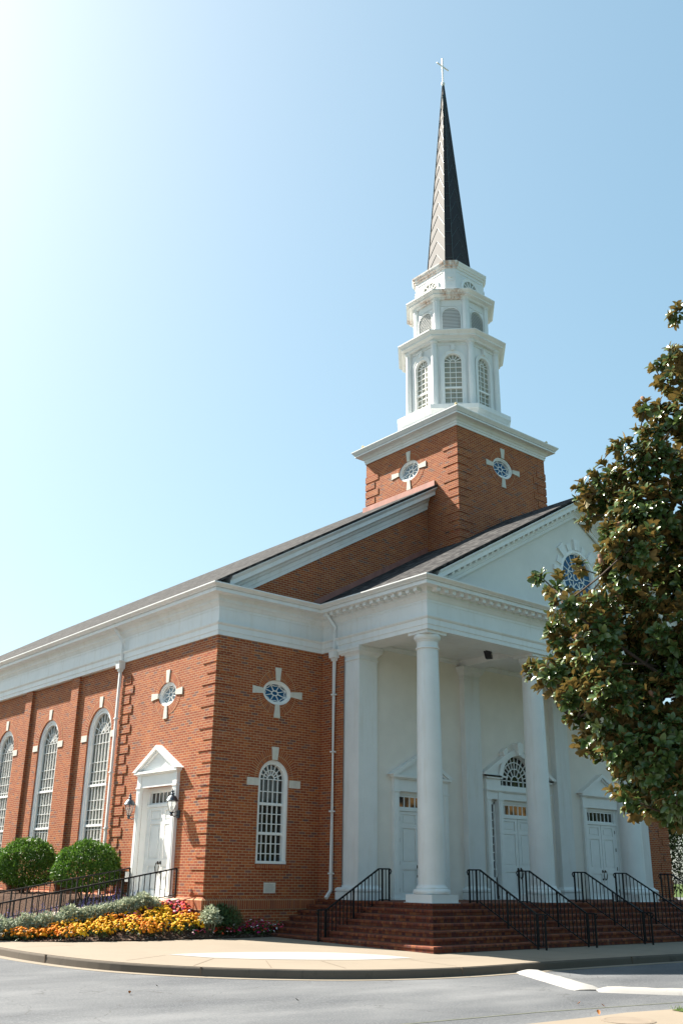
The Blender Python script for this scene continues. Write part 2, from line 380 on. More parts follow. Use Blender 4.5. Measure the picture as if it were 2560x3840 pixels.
MAT['magentas'] = flower_mat('magenta_impatiens', [(0, (0.50, 0.015, 0.16)), (0.4, (0.55, 0.03, 0.08)), (0.68, (0.60, 0.05, 0.02)), (0.84, (0.78, 0.74, 0.76))])
MAT['purple'] = flower_mat('violet_salvia', [(0, (0.16, 0.12, 0.46)), (0.6, (0.24, 0.19, 0.55))])
MAT['pod'] = plain('magnolia_seed_pod', (0.26, 0.14, 0.085), 0.8, 0.2, var=0.3, scale=40, bump=0.8, bscale=70)
MAT['redpod'] = plain('red_seed_pod', (0.45, 0.04, 0.03), 0.5, 0.4, var=0.5, scale=50)
MAT['grass'] = leaf_mat('grass_blade', (0.07, 0.14, 0.02), (0.19, 0.26, 0.06), None, 0.6, 0.3, 0.3)
MAT['lawn'] = plain('lawn_soil', (0.06, 0.09, 0.025), 0.95, 0.1, var=0.4, scale=2, bump=0.5)
MAT['autumn'] = plain('orange_dry_leaf', (0.45, 0.16, 0.04), 0.7, 0.2, var=0.3)

# ================================================================== CHURCH
WID = 20.93; XC = WID/2; PA = 3.67; PB = WID-PA; PF = -4.385; LEN = 34.0; XR = 0.11   # plan
church = empty('church_building', (0, 0, 0), 0, 'red brick church with white columned portico and tall dark steeple', 'church')
LW = lambda u, d, z: (d, u, z)                  # left wall: u = y
FW = lambda u, d, z: (u, d, z)                  # front wall
win_y = [6.78+3.763*k for k in range(7)]
def stone_hole(cx, cz, mirror=False): return ell(cx, cz, 0.50, 0.345)

b = MB()
door_hole = [(1.70, 1.0), (1.70, 3.86), (3.44, 3.86), (3.44, 1.0)]
b.wall([(0, -0.4), (0, 8.9), (5.35, 8.9), (5.35, -0.4)], [stone_hole(2.50, 6.42), door_hole], LW, 0.30)
b.wall([(5.35, -0.4), (5.35, 8.9), (LEN, 8.9), (LEN, -0.4)], [arch(y, 0.80, 1.95, 5.74) for y in win_y], lambda u, d, z: (XR+d, u, z), 0.22)
b.poly([(0, 5.35, -0.4), (XR, 5.35, -0.4), (XR, 5.35, 8.9), (0, 5.35, 8.9)])
zr = lambda x: 8.60+0.592*(x if x < XC else WID-x)
b.wall([(0, -0.4), (0, 8.6), (XC, zr(XC)), (WID, 8.6), (WID, -0.4)],
       [arch(2.06, 0.51, 1.865, 4.04), stone_hole(2.07, 6.40), arch(WID-2.06, 0.51, 1.865, 4.04), stone_hole(WID-2.07, 6.40)], FW, 0.16)
b.wall([(0, -0.4), (0, 8.9), (LEN, 8.9), (LEN, -0.4)], [], lambda u, d, z: (WID, u, z), 0.1)
b.wall([(0, -0.4), (0, 8.6), (XC, zr(XC)), (WID, 8.6), (WID, -0.4)], [], lambda u, d, z: (u, LEN, z), 0.1)
b.wall([(-0.002, 0.8), (-0.002, 8.0), (-1.0, 8.0), (-1.0, 0.8)], [], lambda u, d, z: (PA, u, z), 0.1)
b.wall([(-0.002, 0.8), (-0.002, 8.0), (-1.0, 8.0), (-1.0, 0.8)], [], lambda u, d, z: (PB, u, z), 0.1)
b.finish('brick_wall', MAT['brick'], church, fix=False)
for k in range(7):
    b = MB(); y0 = 8.36+3.763*k; b.box(0.0, XR+0.05, y0, y0+0.53, -0.4, 7.9); b.finish('wall_pilaster', MAT['brick'], church)

# water table
wt = [(0.0, 1.035), (0.095, 0.975), (0.095, 0.745), (0.065, 0.74), (0.065, -0.4), (-0.1, -0.4), (-0.1, 1.035)]
def wtab(path):
    def uvf(f, ul):
        n = f.normal; t = Vector((-n.y, n.x, 0)); t = t.normalized() if t.length > 1e-4 else Vector((1, 0, 0))
        for l in f.loops: l[ul].uv = (t.dot(l.vert.co), l.vert.co.z-0.745)
    b = MB(); b.sweep(path, wt[:3]+[(-0.1, 0.745), (-0.1, 1.035)]); b.finish('water_table', MAT['soldier'], church, uv=uvf)
    b = MB(); b.sweep(path, [(0.065, 0.742), (0.065, -0.4), (-0.1, -0.4), (-0.1, 0.742)]); b.finish('plinth_course', MAT['brick'], church)
wtab([(0, 1.45), (0, 0), (PA+0.05, 0)]); wtab([(0, 5.35), (0, 3.70)]); wtab([(XR, LEN), (XR, 5.35)]); wtab([(PB-0.05, 0), (WID, 0), (WID, LEN)])

# quoins
def quoins(x, y, sx, sy, z0, z1, la, lb, proj=0.022, p=0.2955):
    """corner at (x,y); sx/sy = outward signs; la/lb long and short leg"""
    b = MB(); z = z0; k = 0
    while z+0.24 < z1:
        l1, l2 = (la, lb) if k % 2 == 0 else (lb, la)
        xo, yo = x+sx*proj, y+sy*proj
        pts = [(xo, yo), (x-sx*l2, yo), (x-sx*l2, y+0.004*(-sy)), (x-sx*0.01, y-sy*0.01), (x+0.004*(-sx), y-sy*l1), (xo, y-sy*l1)]
        b.hull8([(px, py, z) for px, py in pts], [(px, py, z+0.237) for px, py in pts]); z += p; k += 1
    b.finish('quoins', MAT['brick'], church)
quoins(0, 0, -1, -1, 1.10, 7.35, 0.66, 0.45)
quoins(WID, 0, 1, -1, 1.10, 7.35, 0.66, 0.45)
b = MB(); z = 1.10; k = 0
while z < 7.2:
    b.box(-0.03, 0.05, 5.20-(0.68 if k % 2 else 0.50), 5.20, z, z+0.237); z += 0.2955; k += 1
b.finish('quoins', MAT['brick'], church)

# entablature ---------------------------------------------------------------
ENT = [(0.03, 7.74), (0.03, 7.86), (0.05, 7.865), (0.05, 8.015), (0.075, 8.03), (0.10, 8.065), (0.10, 8.085), (0.02, 8.10), (0.02, 8.47),
       (0.03, 8.475), (0.03, 8.54), (0.05, 8.56), (0.085, 8.62), (0.13, 8.66), (0.135, 8.735), (0.16, 8.77), (0.19, 8.825),
       (0.43, 8.828), (0.43, 8.93), (-0.15, 8.932), (-0.15, 7.74)]
GUT = [(0.20, 8.935), (0.47, 8.935), (0.48, 8.955), (0.52, 8.98), (0.565, 9.015), (0.565, 9.045), (0.555, 9.045), (0.20, 9.02)]
path = [(0, LEN), (0, 0), (PA, 0), (PA, PF), (PB, PF), (PB, 0), (WID, 0), (WID, LEN)]
b = MB(); b.sweep(path, ENT); b.finish('entablature', MAT['trim'], church)
b = MB(); b.sweep(path, GUT); b.finish('gutter', MAT['trim'], church)
b = MB(); b.box(-0.065, 0.065, -0.10, 0.10, 8.72, 8.827); _m = b.finish('modillion', MAT['trim']); mod_me = _m.data; bpy.data.objects.remove(_m)
mod_rest = MB()
def mod_row(p, q, n, own=True):
    p, q = Vector(p), Vector(q); d = (q-p).normalized(); o = Vector((d.y, -d.x))
    for i in range(n):
        c = p+(q-p)*((i+0.5)/n)+o*0.25
        if own:
            m = bpy.data.objects.new('modillion', mod_me); COL.objects.link(m); m.parent = church; m.location = (c.x, c.y, 0); m.rotation_euler = (0, 0, math.atan2(d.y, d.x))
        else: mod_rest.box(c.x-0.08, c.x+0.08, c.y-0.065, c.y+0.065, 8.72, 8.827)
mod_row((PA, -0.35), (PA, PF-0.05), 14); mod_row((PA-0.05, PF), (PB+0.05, PF), 46); mod_row((PB, PF-0.05), (PB, -0.35), 14, False)

# main gable rake and roof ----------------------------------------------------
def rake(name, x0, x1, yb, zb, slope, prof, mat, mirror=True):
    """prof = (out, dz) above the line zb+slope*x; drawn in planes x=const"""
    for sgn in ((1, -1) if mirror else (1,)):
        X = (lambda x: x) if sgn == 1 else (lambda x: WID-x)
        b = MB()
        b.hull8([(X(x0), yb-o, zb+slope*x0+dz) for o, dz in prof], [(X(x1), yb-o, zb+slope*x1+dz) for o, dz in prof])
        b.finish(name, mat, church)
RP = [(-0.1, 0.0), (0.04, 0.0), (0.04, 0.12), (0.07, 0.13), (0.07, 0.25), (0.13, 0.30), (0.14, 0.36), (0.19, 0.42), (0.42, 0.43), (0.42, 0.56), (0.47, 0.60), (0.53, 0.66), (0.53, 0.69), (-0.1, 0.69)]
rake('raking_cornice', 0.02, 8.138, 0, 8.60, 0.595, RP, MAT['trim'])
b = MB()
rz_ = lambda x: 9.07+0.598*(x+0.38)
for X in ((lambda x: x), (lambda x: WID-x)):
    xs = (-0.47, XC)
    b.hull8([(X(xs[0]), -0.55, rz_(xs[0])), (X(xs[1]), -0.55, rz_(xs[1])), (X(xs[1]), -0.55, rz_(xs[1])+0.07), (X(xs[0]), -0.55, rz_(xs[0])+0.07)],
            [(X(xs[0]), LEN+0.4, rz_(xs[0])), (X(xs[1]), LEN+0.4, rz_(xs[1])), (X(xs[1]), LEN+0.4, rz_(xs[1])+0.07), (X(xs[0]), LEN+0.4, rz_(xs[0])+0.07)])
b.finish('main_roof', MAT['shingle'], church)
# portico pediment
ps = 0.572
PRP = [(-0.02, 0.0), (0.04, 0.0), (0.04, 0.10), (0.08, 0.12), (0.08, 0.20), (0.12, 0.23), (0.13, 0.335), (0.40, 0.34), (0.40, 0.47), (0.44, 0.50), (0.49, 0.55), (0.49, 0.58), (-0.02, 0.58)]
zpb = 9.381-ps*4.952
rake('pediment_rake', 3.72, XC, -4.36, zpb, ps, PRP, MAT['trim'])
n = 26
def rake_block(bb, X, x, z):
    L = [(X(x-0.05), -4.36-0.12, z-ps*0.05), (X(x+0.05), -4.36-0.12, z+ps*0.05), (X(x+0.05), -4.36-0.28, z+ps*0.05), (X(x-0.05), -4.36-0.28, z-ps*0.05)]
    bb.hull8(L, [(p[0], p[1], p[2]+0.088) for p in L])
b = MB(); rake_block(b, lambda v: v, 0, 0); _m = b.finish('modillion', MAT['trim']); rk_me = _m.data; bpy.data.objects.remove(_m)
for i in range(n):
    x = 4.45+(XC-4.55)*i/(n-1); z = zpb+ps*x+0.25
    m = bpy.data.objects.new('modillion', rk_me); COL.objects.link(m); m.parent = church; m.location = (x, 0, z)
    rake_block(mod_rest, lambda v: WID-v, x, z)
tag(mod_rest.finish('modillion_row', MAT['trim'], church), kind='stuff')
b = MB()
RWZ = 10.56
b.wall([(3.9, 8.95), (3.9, zpb+ps*3.9+0.1), (XC, zpb+ps*XC+0.1), (WID-3.9, zpb+ps*3.9+0.1), (WID-3.9, 8.95)], [ell(XC, RWZ, 0.84, 0.84)], lambda u, d, z: (u, -4.30+d, z), 0.15)
b.finish('tympanum', MAT['stucco2'], church, fix=False)
b = MB()
pz = lambda x: 9.055+ps*(x-3.28)
for X in ((lambda x: x), (lambda x: WID-x)):
    x0, x1 = 3.20, XC
    b.hull8([(X(x0), -4.87, pz(x0)), (X(x1), -4.87, pz(x1)), (X(x1), -4.87, pz(x1)+0.06), (X(x0), -4.87, pz(x0)+0.06)],
            [(X(x0), 0.0, pz(x0)), (X(x1), 0.0, pz(x1)), (X(x1), 0.0, pz(x1)+0.06), (X(x0), 0.0, pz(x0)+0.06)])
b.finish('portico_roof', MAT['shingle'], church)
for X in ((lambda x: x), (lambda x: WID-x)):
    x0, x1 = 3.3, 8.14; b = MB()
    b.hull8([(X(x0), -0.02, pz(x0)), (X(x1), -0.02, pz(x1)), (X(x1), -0.02, pz(x1)+0.24), (X(x0), -0.02, pz(x0)+0.24)],
            [(X(x0), 0.02, pz(x0)), (X(x1), 0.02, pz(x1)), (X(x1), 0.02, pz(x1)+0.24), (X(x0), 0.02, pz(x0)+0.24)])
    b.finish('flashing', MAT['flash'], church); b = MB()
    b.hull8([(X(8.10), -0.42, rz_(8.1)+0.05), (X(8.15), -0.42, rz_(8.1)+0.05), (X(8.15), -0.42, rz_(8.1)+0.26), (X(8.10), -0.42, rz_(8.1)+0.26)],
            [(X(8.10), 3.30, rz_(8.1)+0.05), (X(8.15), 3.30, rz_(8.1)+0.05), (X(8.15), 3.30, rz_(8.1)+0.26), (X(8.10), 3.30, rz_(8.1)+0.26)])
    b.finish('flashing', MAT['flash'], church)

# round window of the tympanum
def round_window():
    b = MB(); cx, cz, R = XC, RWZ, 0.84
    b.ring(ell(cx, cz, R+0.01, R+0.01, 64), ell(cx, cz, R-0.07, R-0.07, 64), -4.34, -4.22, True)
    b.ring(ell(cx, cz, R-0.07, R-0.07, 64), ell(cx, cz, R-0.11, R-0.11, 64), -4.31, -4.20, True)
    for i in range(16):
        a = 2*PI*i/16; b.bar((cx+0.40*math.cos(a), cz+0.40*math.sin(a)), (cx+(R-0.1)*math.cos(a), cz+(R-0.1)*math.sin(a)), 0.020, -4.25, -4.215)
    b.ring(ell(cx, cz, 0.41, 0.41), ell(cx, cz, 0.39, 0.39), -4.252, -4.215, True)
    for i in range(8):      # petals inside the inner ring
        a = 2*PI*i/8+PI/8; a2 = a+PI/4
        P = [(cx+0.39*math.cos(a+(a2-a)*t), cz+0.39*math.sin(a+(a2-a)*t)) for t in (0, 1)]
        mid = (cx+0.20*math.cos((a+a2)/2), cz+0.20*math.sin((a+a2)/2))
        b.bar(P[0], mid, 0.022, -4.25, -4.216); b.bar(mid, P[1], 0.022, -4.249, -4.2165)
    b.ring(ell(cx, cz, 0.13, 0.13, 24), ell(cx, cz, 0.105, 0.105, 24), -4.252, -4.215, True)
    w = b.finish('round_window', MAT['trim2'], church)
    b = MB(); b.prism(ell(cx, cz, R-0.05, R-0.05, 64), -4.225, -4.20); b.finish('pane', MAT['pane_blue'], w)
    b = MB()
    for i in range(16):
        a = 2*PI*i/16+PI/16*0; t = 0.135 if i % 2 == 0 else 0.11; r1 = 1.22 if i % 2 == 0 else 1.08
        p = lambda r, s: (cx+r*math.cos(a+s), cz+r*math.sin(a+s))
        b.prism([p(0.86, -t), p(r1, -t*0.95), p(r1, t*0.95), p(0.86, t)], -4.365 if i % 2 == 0 else -4.34, -4.29)
    b.finish('voussoir_ring', MAT['trim'], w)
    return w
round_window()

# columns and antae ---------------------------------------------------------------
col_x = [4.052+4.275*k for k in range(4)]
def column():
    root = MB()
    # shaft with entasis
    prof = [(0.338, 1.415)]
    for i in range(1, 15):
        t = i/14; r = 0.336-0.054*(t**1.7); prof.append((r, 1.42+(7.28-1.42)*t))
    prof += [(0.318, 7.285), (0.325, 7.30), (0.318, 7.32), (0.283, 7.325), (0.283, 7.47), (0.30, 7.475), (0.31, 7.49), (0.30, 7.505)]
    root.lathe(prof, n=48); sh = root.finish('column', MAT['trim'], church, smooth=True, ang=30)
    b = MB(); b.lathe([(0.30, 7.503), (0.335, 7.53), (0.362, 7.58), (0.366, 7.62), (0.355, 7.655), (0.30, 7.662)], n=48); b.finish('echinus', MAT['trim'], sh, smooth=True)
    b = MB(); b.box(-0.364, 0.364, -0.364, 0.364, 7.66, 7.739); b.finish('abacus', MAT['trim'], sh)
    b = MB(); b.lathe([(0.43, 1.19), (0.452, 1.205), (0.466, 1.25), (0.452, 1.295), (0.43, 1.315), (0.385, 1.32), (0.39, 1.345), (0.37, 1.365), (0.35, 1.39), (0.34, 1.418)], n=48)
    b.finish('torus_base', MAT['trim'], sh, smooth=True)
    b = MB(); b.box(-0.455, 0.455, -0.455, 0.455, 1.003, 1.19); b.box(-0.49, 0.49, -0.49, 0.49, 1.001, 1.013); b.finish('plinth', MAT['trim'], sh)
    return sh
c0 = column(); c0.location = (col_x[0], -3.99, 0)
for x in col_x[1:]: copy_tree(c0, church, (x, -3.99, 0))
def anta(x0, x1, y0, y1):
    # square pier: shaft, capital, base
    cx, cy, hx, hy = (x0+x1)/2, (y0+y1)/2, (x1-x0)/2, (y1-y0)/2
    def lay(b, L):
        for e0, z0, e1, z1 in L:
            b.hull8([(cx-hx-e0, cy-hy-e0, z0), (cx+hx+e0, cy-hy-e0, z0), (cx+hx+e0, cy+hy+e0, z0), (cx-hx-e0, cy+hy+e0, z0)],
                    [(cx-hx-e1, cy-hy-e1, z1), (cx+hx+e1, cy-hy-e1, z1), (cx+hx+e1, cy+hy+e1, z1), (cx-hx-e1, cy+hy+e1, z1)])
    b = MB(); lay(b, [(0, 1.36, 0, 7.37)]); s = b.finish('pier', MAT['trim'], church)
    b = MB(); lay(b, [(0.03, 7.37, 0.03, 7.40), (0.004, 7.40, 0.006, 7.49), (0.02, 7.49, 0.04, 7.53), (0.04, 7.53, 0.11, 7.60), (0.11, 7.60, 0.115, 7.66), (0.135, 7.66, 0.135, 7.738)])
    b.finish('pier_capital', MAT['trim'], s)
    b = MB(); lay(b, [(0.11, 1.003, 0.11, 1.19), (0.08, 1.19, 0.115, 1.22), (0.115, 1.22, 0.115, 1.27), (0.115, 1.27, 0.07, 1.31), (0.05, 1.31, 0.02, 1.36)])
    b.finish('pier_base', MAT['trim'], s)
anta(3.72, 4.40, -1.60, -0.92); anta(WID-4.40, WID-3.72, -1.60, -0.92)
anta(col_x[1]-0.345, col_x[1]+0.345, -1.62, -1.30); anta(col_x[2]-0.345, col_x[2]+0.345, -1.62, -1.30)

# portico back wall, ceiling, beams -----------------------------------------------
YW = -1.42
b = MB()
dl, dc, dr = 6.19, XC, WID-6.19
holes = [[(c-0.88, 1.0), (c-0.88, 3.86), (c+0.88, 3.86), (c+0.88, 1.0)] for c in (dl, dr)]
holes.append([(dc-1.33, 1.0), (dc-1.33, 3.86), (dc+1.33, 3.86), (dc+1.33, 1.0)])
holes.append(arch(dc, 0.80, 4.28, 4.46))
b.wall([(PA+0.06, 0.95), (PA+0.06, 8.0), (PB-0.06, 8.0), (PB-0.06, 0.95)], holes, lambda u, d, z: (u, YW+d, z), 0.35)
b.finish('stucco_wall', MAT['stucco'], church, fix=False)
b = MB(); b.box(PA+0.1, PB-0.1, PF+0.1, YW+0.3, 7.93, 7.99); b.finish('portico_ceiling', MAT['trim'], church)
b = MB()
b.box(PA+0.02, PB-0.02, PF+0.02, PF+0.72, 7.741, 7.94)
for x in col_x: 
    xx = min(max(x, PA+0.38), PB-0.38); b.box(xx-0.355, xx+0.355, PF+0.722, YW-0.02, 7.742, 7.94)
b.finish('ceiling_beam', MAT['trim'], church)
b = MB()
for i in range(3):
    x0, x1 = col_x[i]+0.357, col_x[i+1]-0.357
    b.sweep([(x0, YW), (x1, YW)], [(0.0, 7.80), (0.03, 7.81), (0.06, 7.86), (0.11, 7.90), (0.11, 7.928), (0, 7.928)])
b.finish('ceiling_moulding', MAT['trim'], church)

# windows ---------------------------------------------------------------------
def arched_window(name, loc, rz, hw, zb, zs, dep, casing, pane, cols, tiers, hubr, midr, nrad, keyh, stone=True, bars=0.022, parent=church, armat='rowlock'):
    """local frame: x right, y inward, z up; opening face at y=0"""
    b = MB(); N = 24
    A = lambda h: arch(0, h, zb, zs, N)
    b.ring(A(hw+0.005), A(hw-casing*0.55), dep-0.05, dep+0.10)
    b.ring(A(hw-casing*0.55), A(hw-casing), dep-0.02, dep+0.10)
    g = hw-casing; d0, d1 = dep+0.045, dep+0.085
    b.box(-hw, hw, dep-0.07, dep+0.09, zb-0.02, zb+0.07)
    # sash tiers
    zt = [zb+0.07]+tiers[0]+[zs]
    for z in tiers[0]: b.box(-g, g, d0-0.03, d1, z-0.035, z+0.035)
    for z in tiers[1]: b.box(-g, g, d0, d1, z-bars/2, z+bars/2)
    xs = [-g+2*g*i/cols for i in range(1, cols)]
    for x in xs: b.box(x-bars/2, x+bars/2, d0+0.004, d1+0.004, zb+0.05, zs)
    b.box(-g, g, d0-0.002, d1, zs-bars/2, zs+bars/2)
    arcp = lambda r, n=16: [(-r*math.cos(PI*i/n), zs+r*math.sin(PI*i/n)) for i in range(n+1)]
    for r in midr: b.ring(arcp(g*r+bars/2), arcp(g*r-bars/2), d0, d1)
    b.ring(arcp(g*hubr+bars/2), arcp(g*hubr-bars/2), d0, d1)
    for i in range(1, nrad):
        a = PI*i/nrad; c, s = -math.cos(a), math.sin(a)
        b.bar((c*g*hubr, zs+s*g*hubr), (c*g, zs+s*g), bars, d0+0.004, d1+0.004)
    w = b.finish(name, MAT['trim2'], parent, loc=loc, rz=rz)
    b = MB(); b.prism(arch(0, g+0.02, zb, zs, N), dep+0.088, dep+0.12); b.finish('pane', MAT[pane], w)
    if stone:
        k0, k1 = (hw+0.01), (hw+keyh)
        b = MB(); b.prism([(-0.085, zs+k0-0.01), (0.085, zs+k0-0.01), (0.115, zs+k1), (-0.115, zs+k1)], -0.03, 0.05); b.finish('keystone', MAT['stone'], w)
        for s in (-1, 1):
            b = MB(); x0, x1 = s*(hw+0.005), s*(hw+0.385); b.box(min(x0, x1), max(x0, x1), -0.022, 0.05, zs-0.20, zs+0.0); b.finish('impost_stone', MAT['stone'], w)
        b = MB(); n = 32
        ri, ro = hw+0.003, hw+keyh-0.06
        b.ring([(-ro*math.cos(PI*i/n), zs+ro*math.sin(PI*i/n)) for i in range(n+1)], [(-ri*math.cos(PI*i/n), zs+ri*math.sin(PI*i/n)) for i in range(n+1)], -0.006, 0.04)
        b.finish('brick_arch', MAT[armat], w, uv=radial_uv(0, zs))
        b = MB(); b.box(-hw-0.02, hw+0.02, -0.05, 0.12, zb-0.115, zb-0.022); b.finish('brick_sill', MAT['rowlock'], w)
    return w
wing = arched_window('arched_window', (2.06, 0, 0), 0, 0.51, 1.865, 4.04, 0.09, 0.11, 'pane_dark', 5,
    ([2.63, 3.39], [2.12, 2.375, 2.88, 3.135, 3.715]), 0.30, [0.62], 8, 0.35)
copy_tree(wing, church, (WID-2.06, 0, 0), 0)
nz = [2.95, 4.10, 5.12]
rows = [z for z in np.arange(2.25, 5.6, 0.29) if min(abs(z-q) for q in nz) > 0.12]
nv = arched_window('nave_window', (XR, win_y[0], 0), -PI/2, 0.80, 1.95, 5.74, 0.10, 0.17, 'pane_nave', 6, (nz[:1]+[4.15], rows), 0.17, [0.55], 8, 0.345, True, 0.015)
for y in win_y[1:]: copy_tree(nv, church, (XR, y, 0), -PI/2)

def oval_window(loc, rz, pane, a=0.50, bb=0.345):
    b = MB(); z = 0
    E = lambda k: ell(0, 0, a-k, bb-k)
    b.ring(E(-0.004), E(0.055), 0.03, 0.16, True); b.ring(E(0.055), E(0.095), 0.06, 0.16, True)
    ga, gb = a-0.095, bb-0.095
    for i in range(8):
        t = 2*PI*i/8+PI/8; b.bar((0.26*ga*math.cos(t), 0.26*gb*math.sin(t)), (ga*math.cos(t), gb*math.sin(t)), 0.02, 0.115, 0.145)
    b.ring(ell(0, 0, 0.26*ga+0.012, 0.26*gb+0.012, 24), ell(0, 0, 0.26*ga-0.012, 0.26*gb-0.012, 24), 0.113, 0.145, True)
    for i in range(8):
        t0 = 2*PI*i/8+PI/8; t1 = t0+PI/4; tm = (t0+t1)/2
        P = [(0.97*ga*math.cos(t0), 0.97*gb*math.sin(t0)), (0.80*ga*math.cos(tm), 0.80*gb*math.sin(tm)), (0.97*ga*math.cos(t1), 0.97*gb*math.sin(t1))]
        b.bar(P[0], P[1], 0.018, 0.116, 0.144); b.bar(P[1], P[2], 0.018, 0.1165, 0.1445)
    w = b.finish('oval_window', MAT['trim2'], church, loc=loc, rz=rz)
    b = MB(); b.prism(ell(0, 0, a-0.06, bb-0.06), 0.142, 0.17); b.finish('pane', MAT[pane], w)
    for ang, r0 in ((0, a), (PI/2, bb), (PI, a), (-PI/2, bb)):
        b = MB(); c, s = math.cos(ang), math.sin(ang); q = lambda r, t: (c*r-s*t, s*r+c*t)
        b.prism([q(r0-0.012, -0.07), q(r0+0.355, -0.105), q(r0+0.355, 0.105), q(r0-0.012, 0.07)], -0.03, 0.05); b.finish('keystone', MAT['stone'], w)
    b = MB(); b.ring(ell(0, 0, a+0.27, bb+0.27), ell(0, 0, a+0.002, bb+0.002), -0.006, 0.04, True)
    b.finish('brick_ring', MAT['rowlock'], w, uv=radial_uv(0, 0))
    return w
oval_window((2.07, 0, 6.40), 0, 'pane_blue'); ov = oval_window((0, 2.50, 6.42), -PI/2, 'pane_pale')
oval_window((WID-2.07, 0, 6.40), 0, 'pane_blue')

# doors ------------------------------------------------------------------------
def leaf(w, parent, x, y, handle_side, hinges=True):
    b = MB(); z0, z1 = 1.012, 3.325
    b.box(x, x+w, y, y+0.05, z0, z1)
    st = 0.115
    for xa, xb in ((x, x+st), (x+w-st, x+w)): b.box(xa, xb, y-0.030, y, z0, z1)
    for za, zb in ((z0, 1.16), (1.78, 1.95), (2.87, 2.97), (3.24, z1)): b.box(x+st, x+w-st, y-0.0295, y, za, zb)
    for za, zb in ((1.16, 1.78), (1.95, 2.87), (2.97, 3.24)): b.box(x+st+0.05, x+w-st-0.05, y-0.020, y, za+0.05, zb-0.05)
    d = b.finish('door_leaf', MAT['trim2'], parent)
    hx = x+(w-0.06 if handle_side > 0 else 0.06)
    b = MB(); b.tube([(hx, y-0.03, 1.86), (hx, y-0.09, 1.85), (hx+0.02*handle_side*-1, y-0.10, 1.75), (hx, y-0.09, 1.62), (hx, y-0.03, 1.61)], 0.015, 6)
    b.box(hx-0.028, hx+0.028, y-0.045, y-0.029, 1.82, 1.90); b.box(hx-0.02, hx+0.02, y-0.045, y-0.029, 1.58, 1.64)
    b.finish('door_handle', MAT['bronze'], d)
    b = MB()
    for hz in (1.25, 1.95, 2.55, 3.12): b.box(*( (x-0.012, x+0.012) if handle_side > 0 else (x+w-0.012, x+w+0.012)), y-0.042, y-0.029, hz-0.055, hz+0.055)
    b.finish('hinge', MAT['bronze'] if hinges else MAT['trim2'], d)
    return d
def door_unit(name, loc, rz, dep, pane, hinges=True, hwp=1.26, top=4.98):
    b = MB()
    ho, hi = 1.08, 0.88
    for s in (-1, 1):
        X = lambda a, c: (min(s*a, s*c), max(s*a, s*c))
        b.box(*X(ho, hi), -0.10, 0.0, 1.10, 3.83)
        b.box(*X(ho-0.05, hi+0.05), -0.112, -0.10, 1.16, 3.76)
        b.box(*X(ho+0.04, hi-0.02), -0.14, 0.0, 1.003, 1.06); b.box(*X(ho+0.02, hi-0.01), -0.12, 0.0, 1.06, 1.10)
        b.box(*X(ho+0.02, hi-0.02), -0.125, 0.0, 3.83, 3.875)
        b.box(*X(ho, hi), -0.10, 0.0, 3.875, 4.19)
        b.box(*X(hi, 0.77), dep-0.06, dep+0.02, 1.0, 3.86); b.box(*X(hi, hi-0.02), 0.0, dep, 1.0, 3.86)
    b.box(-hi, hi, -0.07, 0.0, 3.855, 4.19)
    b.box(-0.77, 0.77, dep-0.06, dep+0.02, 3.77, 3.86); b.box(-hi, hi, dep-0.09, dep+0.02, 3.33, 3.40)
    b.box(-0.77, 0.77, dep-0.03, dep+0.02, 3.40, 3.445)
    for i in range(8): x = -0.735+1.47*i/7; b.box(x-0.016, x+0.016, dep-0.02, dep+0.02, 3.445, 3.72)
    b.box(-0.77, 0.77, dep-0.03, dep+0.02, 3.715, 3.77)
    b.box(-0.9, 0.9, -0.04, dep+0.3, 0.985, 1.012)
    fr = b.finish(name, MAT['trim2'], church, loc=loc, rz=rz)
    b = MB()
    b.box(-ho-0.03, ho+0.03, -0.13, 0.0, 4.19, 4.225); b.box(-ho-0.09, ho+0.09, -0.185, 0.0, 4.225, 4.29)
    b.prism([(-ho-0.02, 4.29), (ho+0.02, 4.29), (0, top-0.10)], -0.07, 0.0)
    for s in (-1, 1):
        sl = (top-4.29)/hwp
        b.prism([(s*hwp, 4.29), (0, top), (0, top-0.115), (s*(hwp-0.115/sl), 4.29)], -0.20, 0.0)
        b.prism([(s*(hwp-0.115/sl-0.002), 4.292), (0, top-0.116), (0, top-0.175), (s*(hwp-0.175/sl), 4.292)], -0.14, 0.0)
    b.finish('door_pediment', MAT['trim2'], fr)
    b = MB(); b.box(-0.77, 0.77, dep, dep+0.03, 3.42, 3.74); b.finish('transom_pane', MAT[pane], fr)
    leaf(0.755, fr, -0.765, dep-0.03, 1, hinges); leaf(0.755, fr, 0.010, dep-0.03, -1, hinges)
    return fr
door_unit('side_door', (0, 2.57, 0), -PI/2, 0.24, 'pane_dark', False)
door_unit('portico_door', (dl, YW, 0), 0, 0.10, 'pane_lit'); door_unit('portico_door', (dr, YW, 0), 0, 0.10, 'pane_dark')
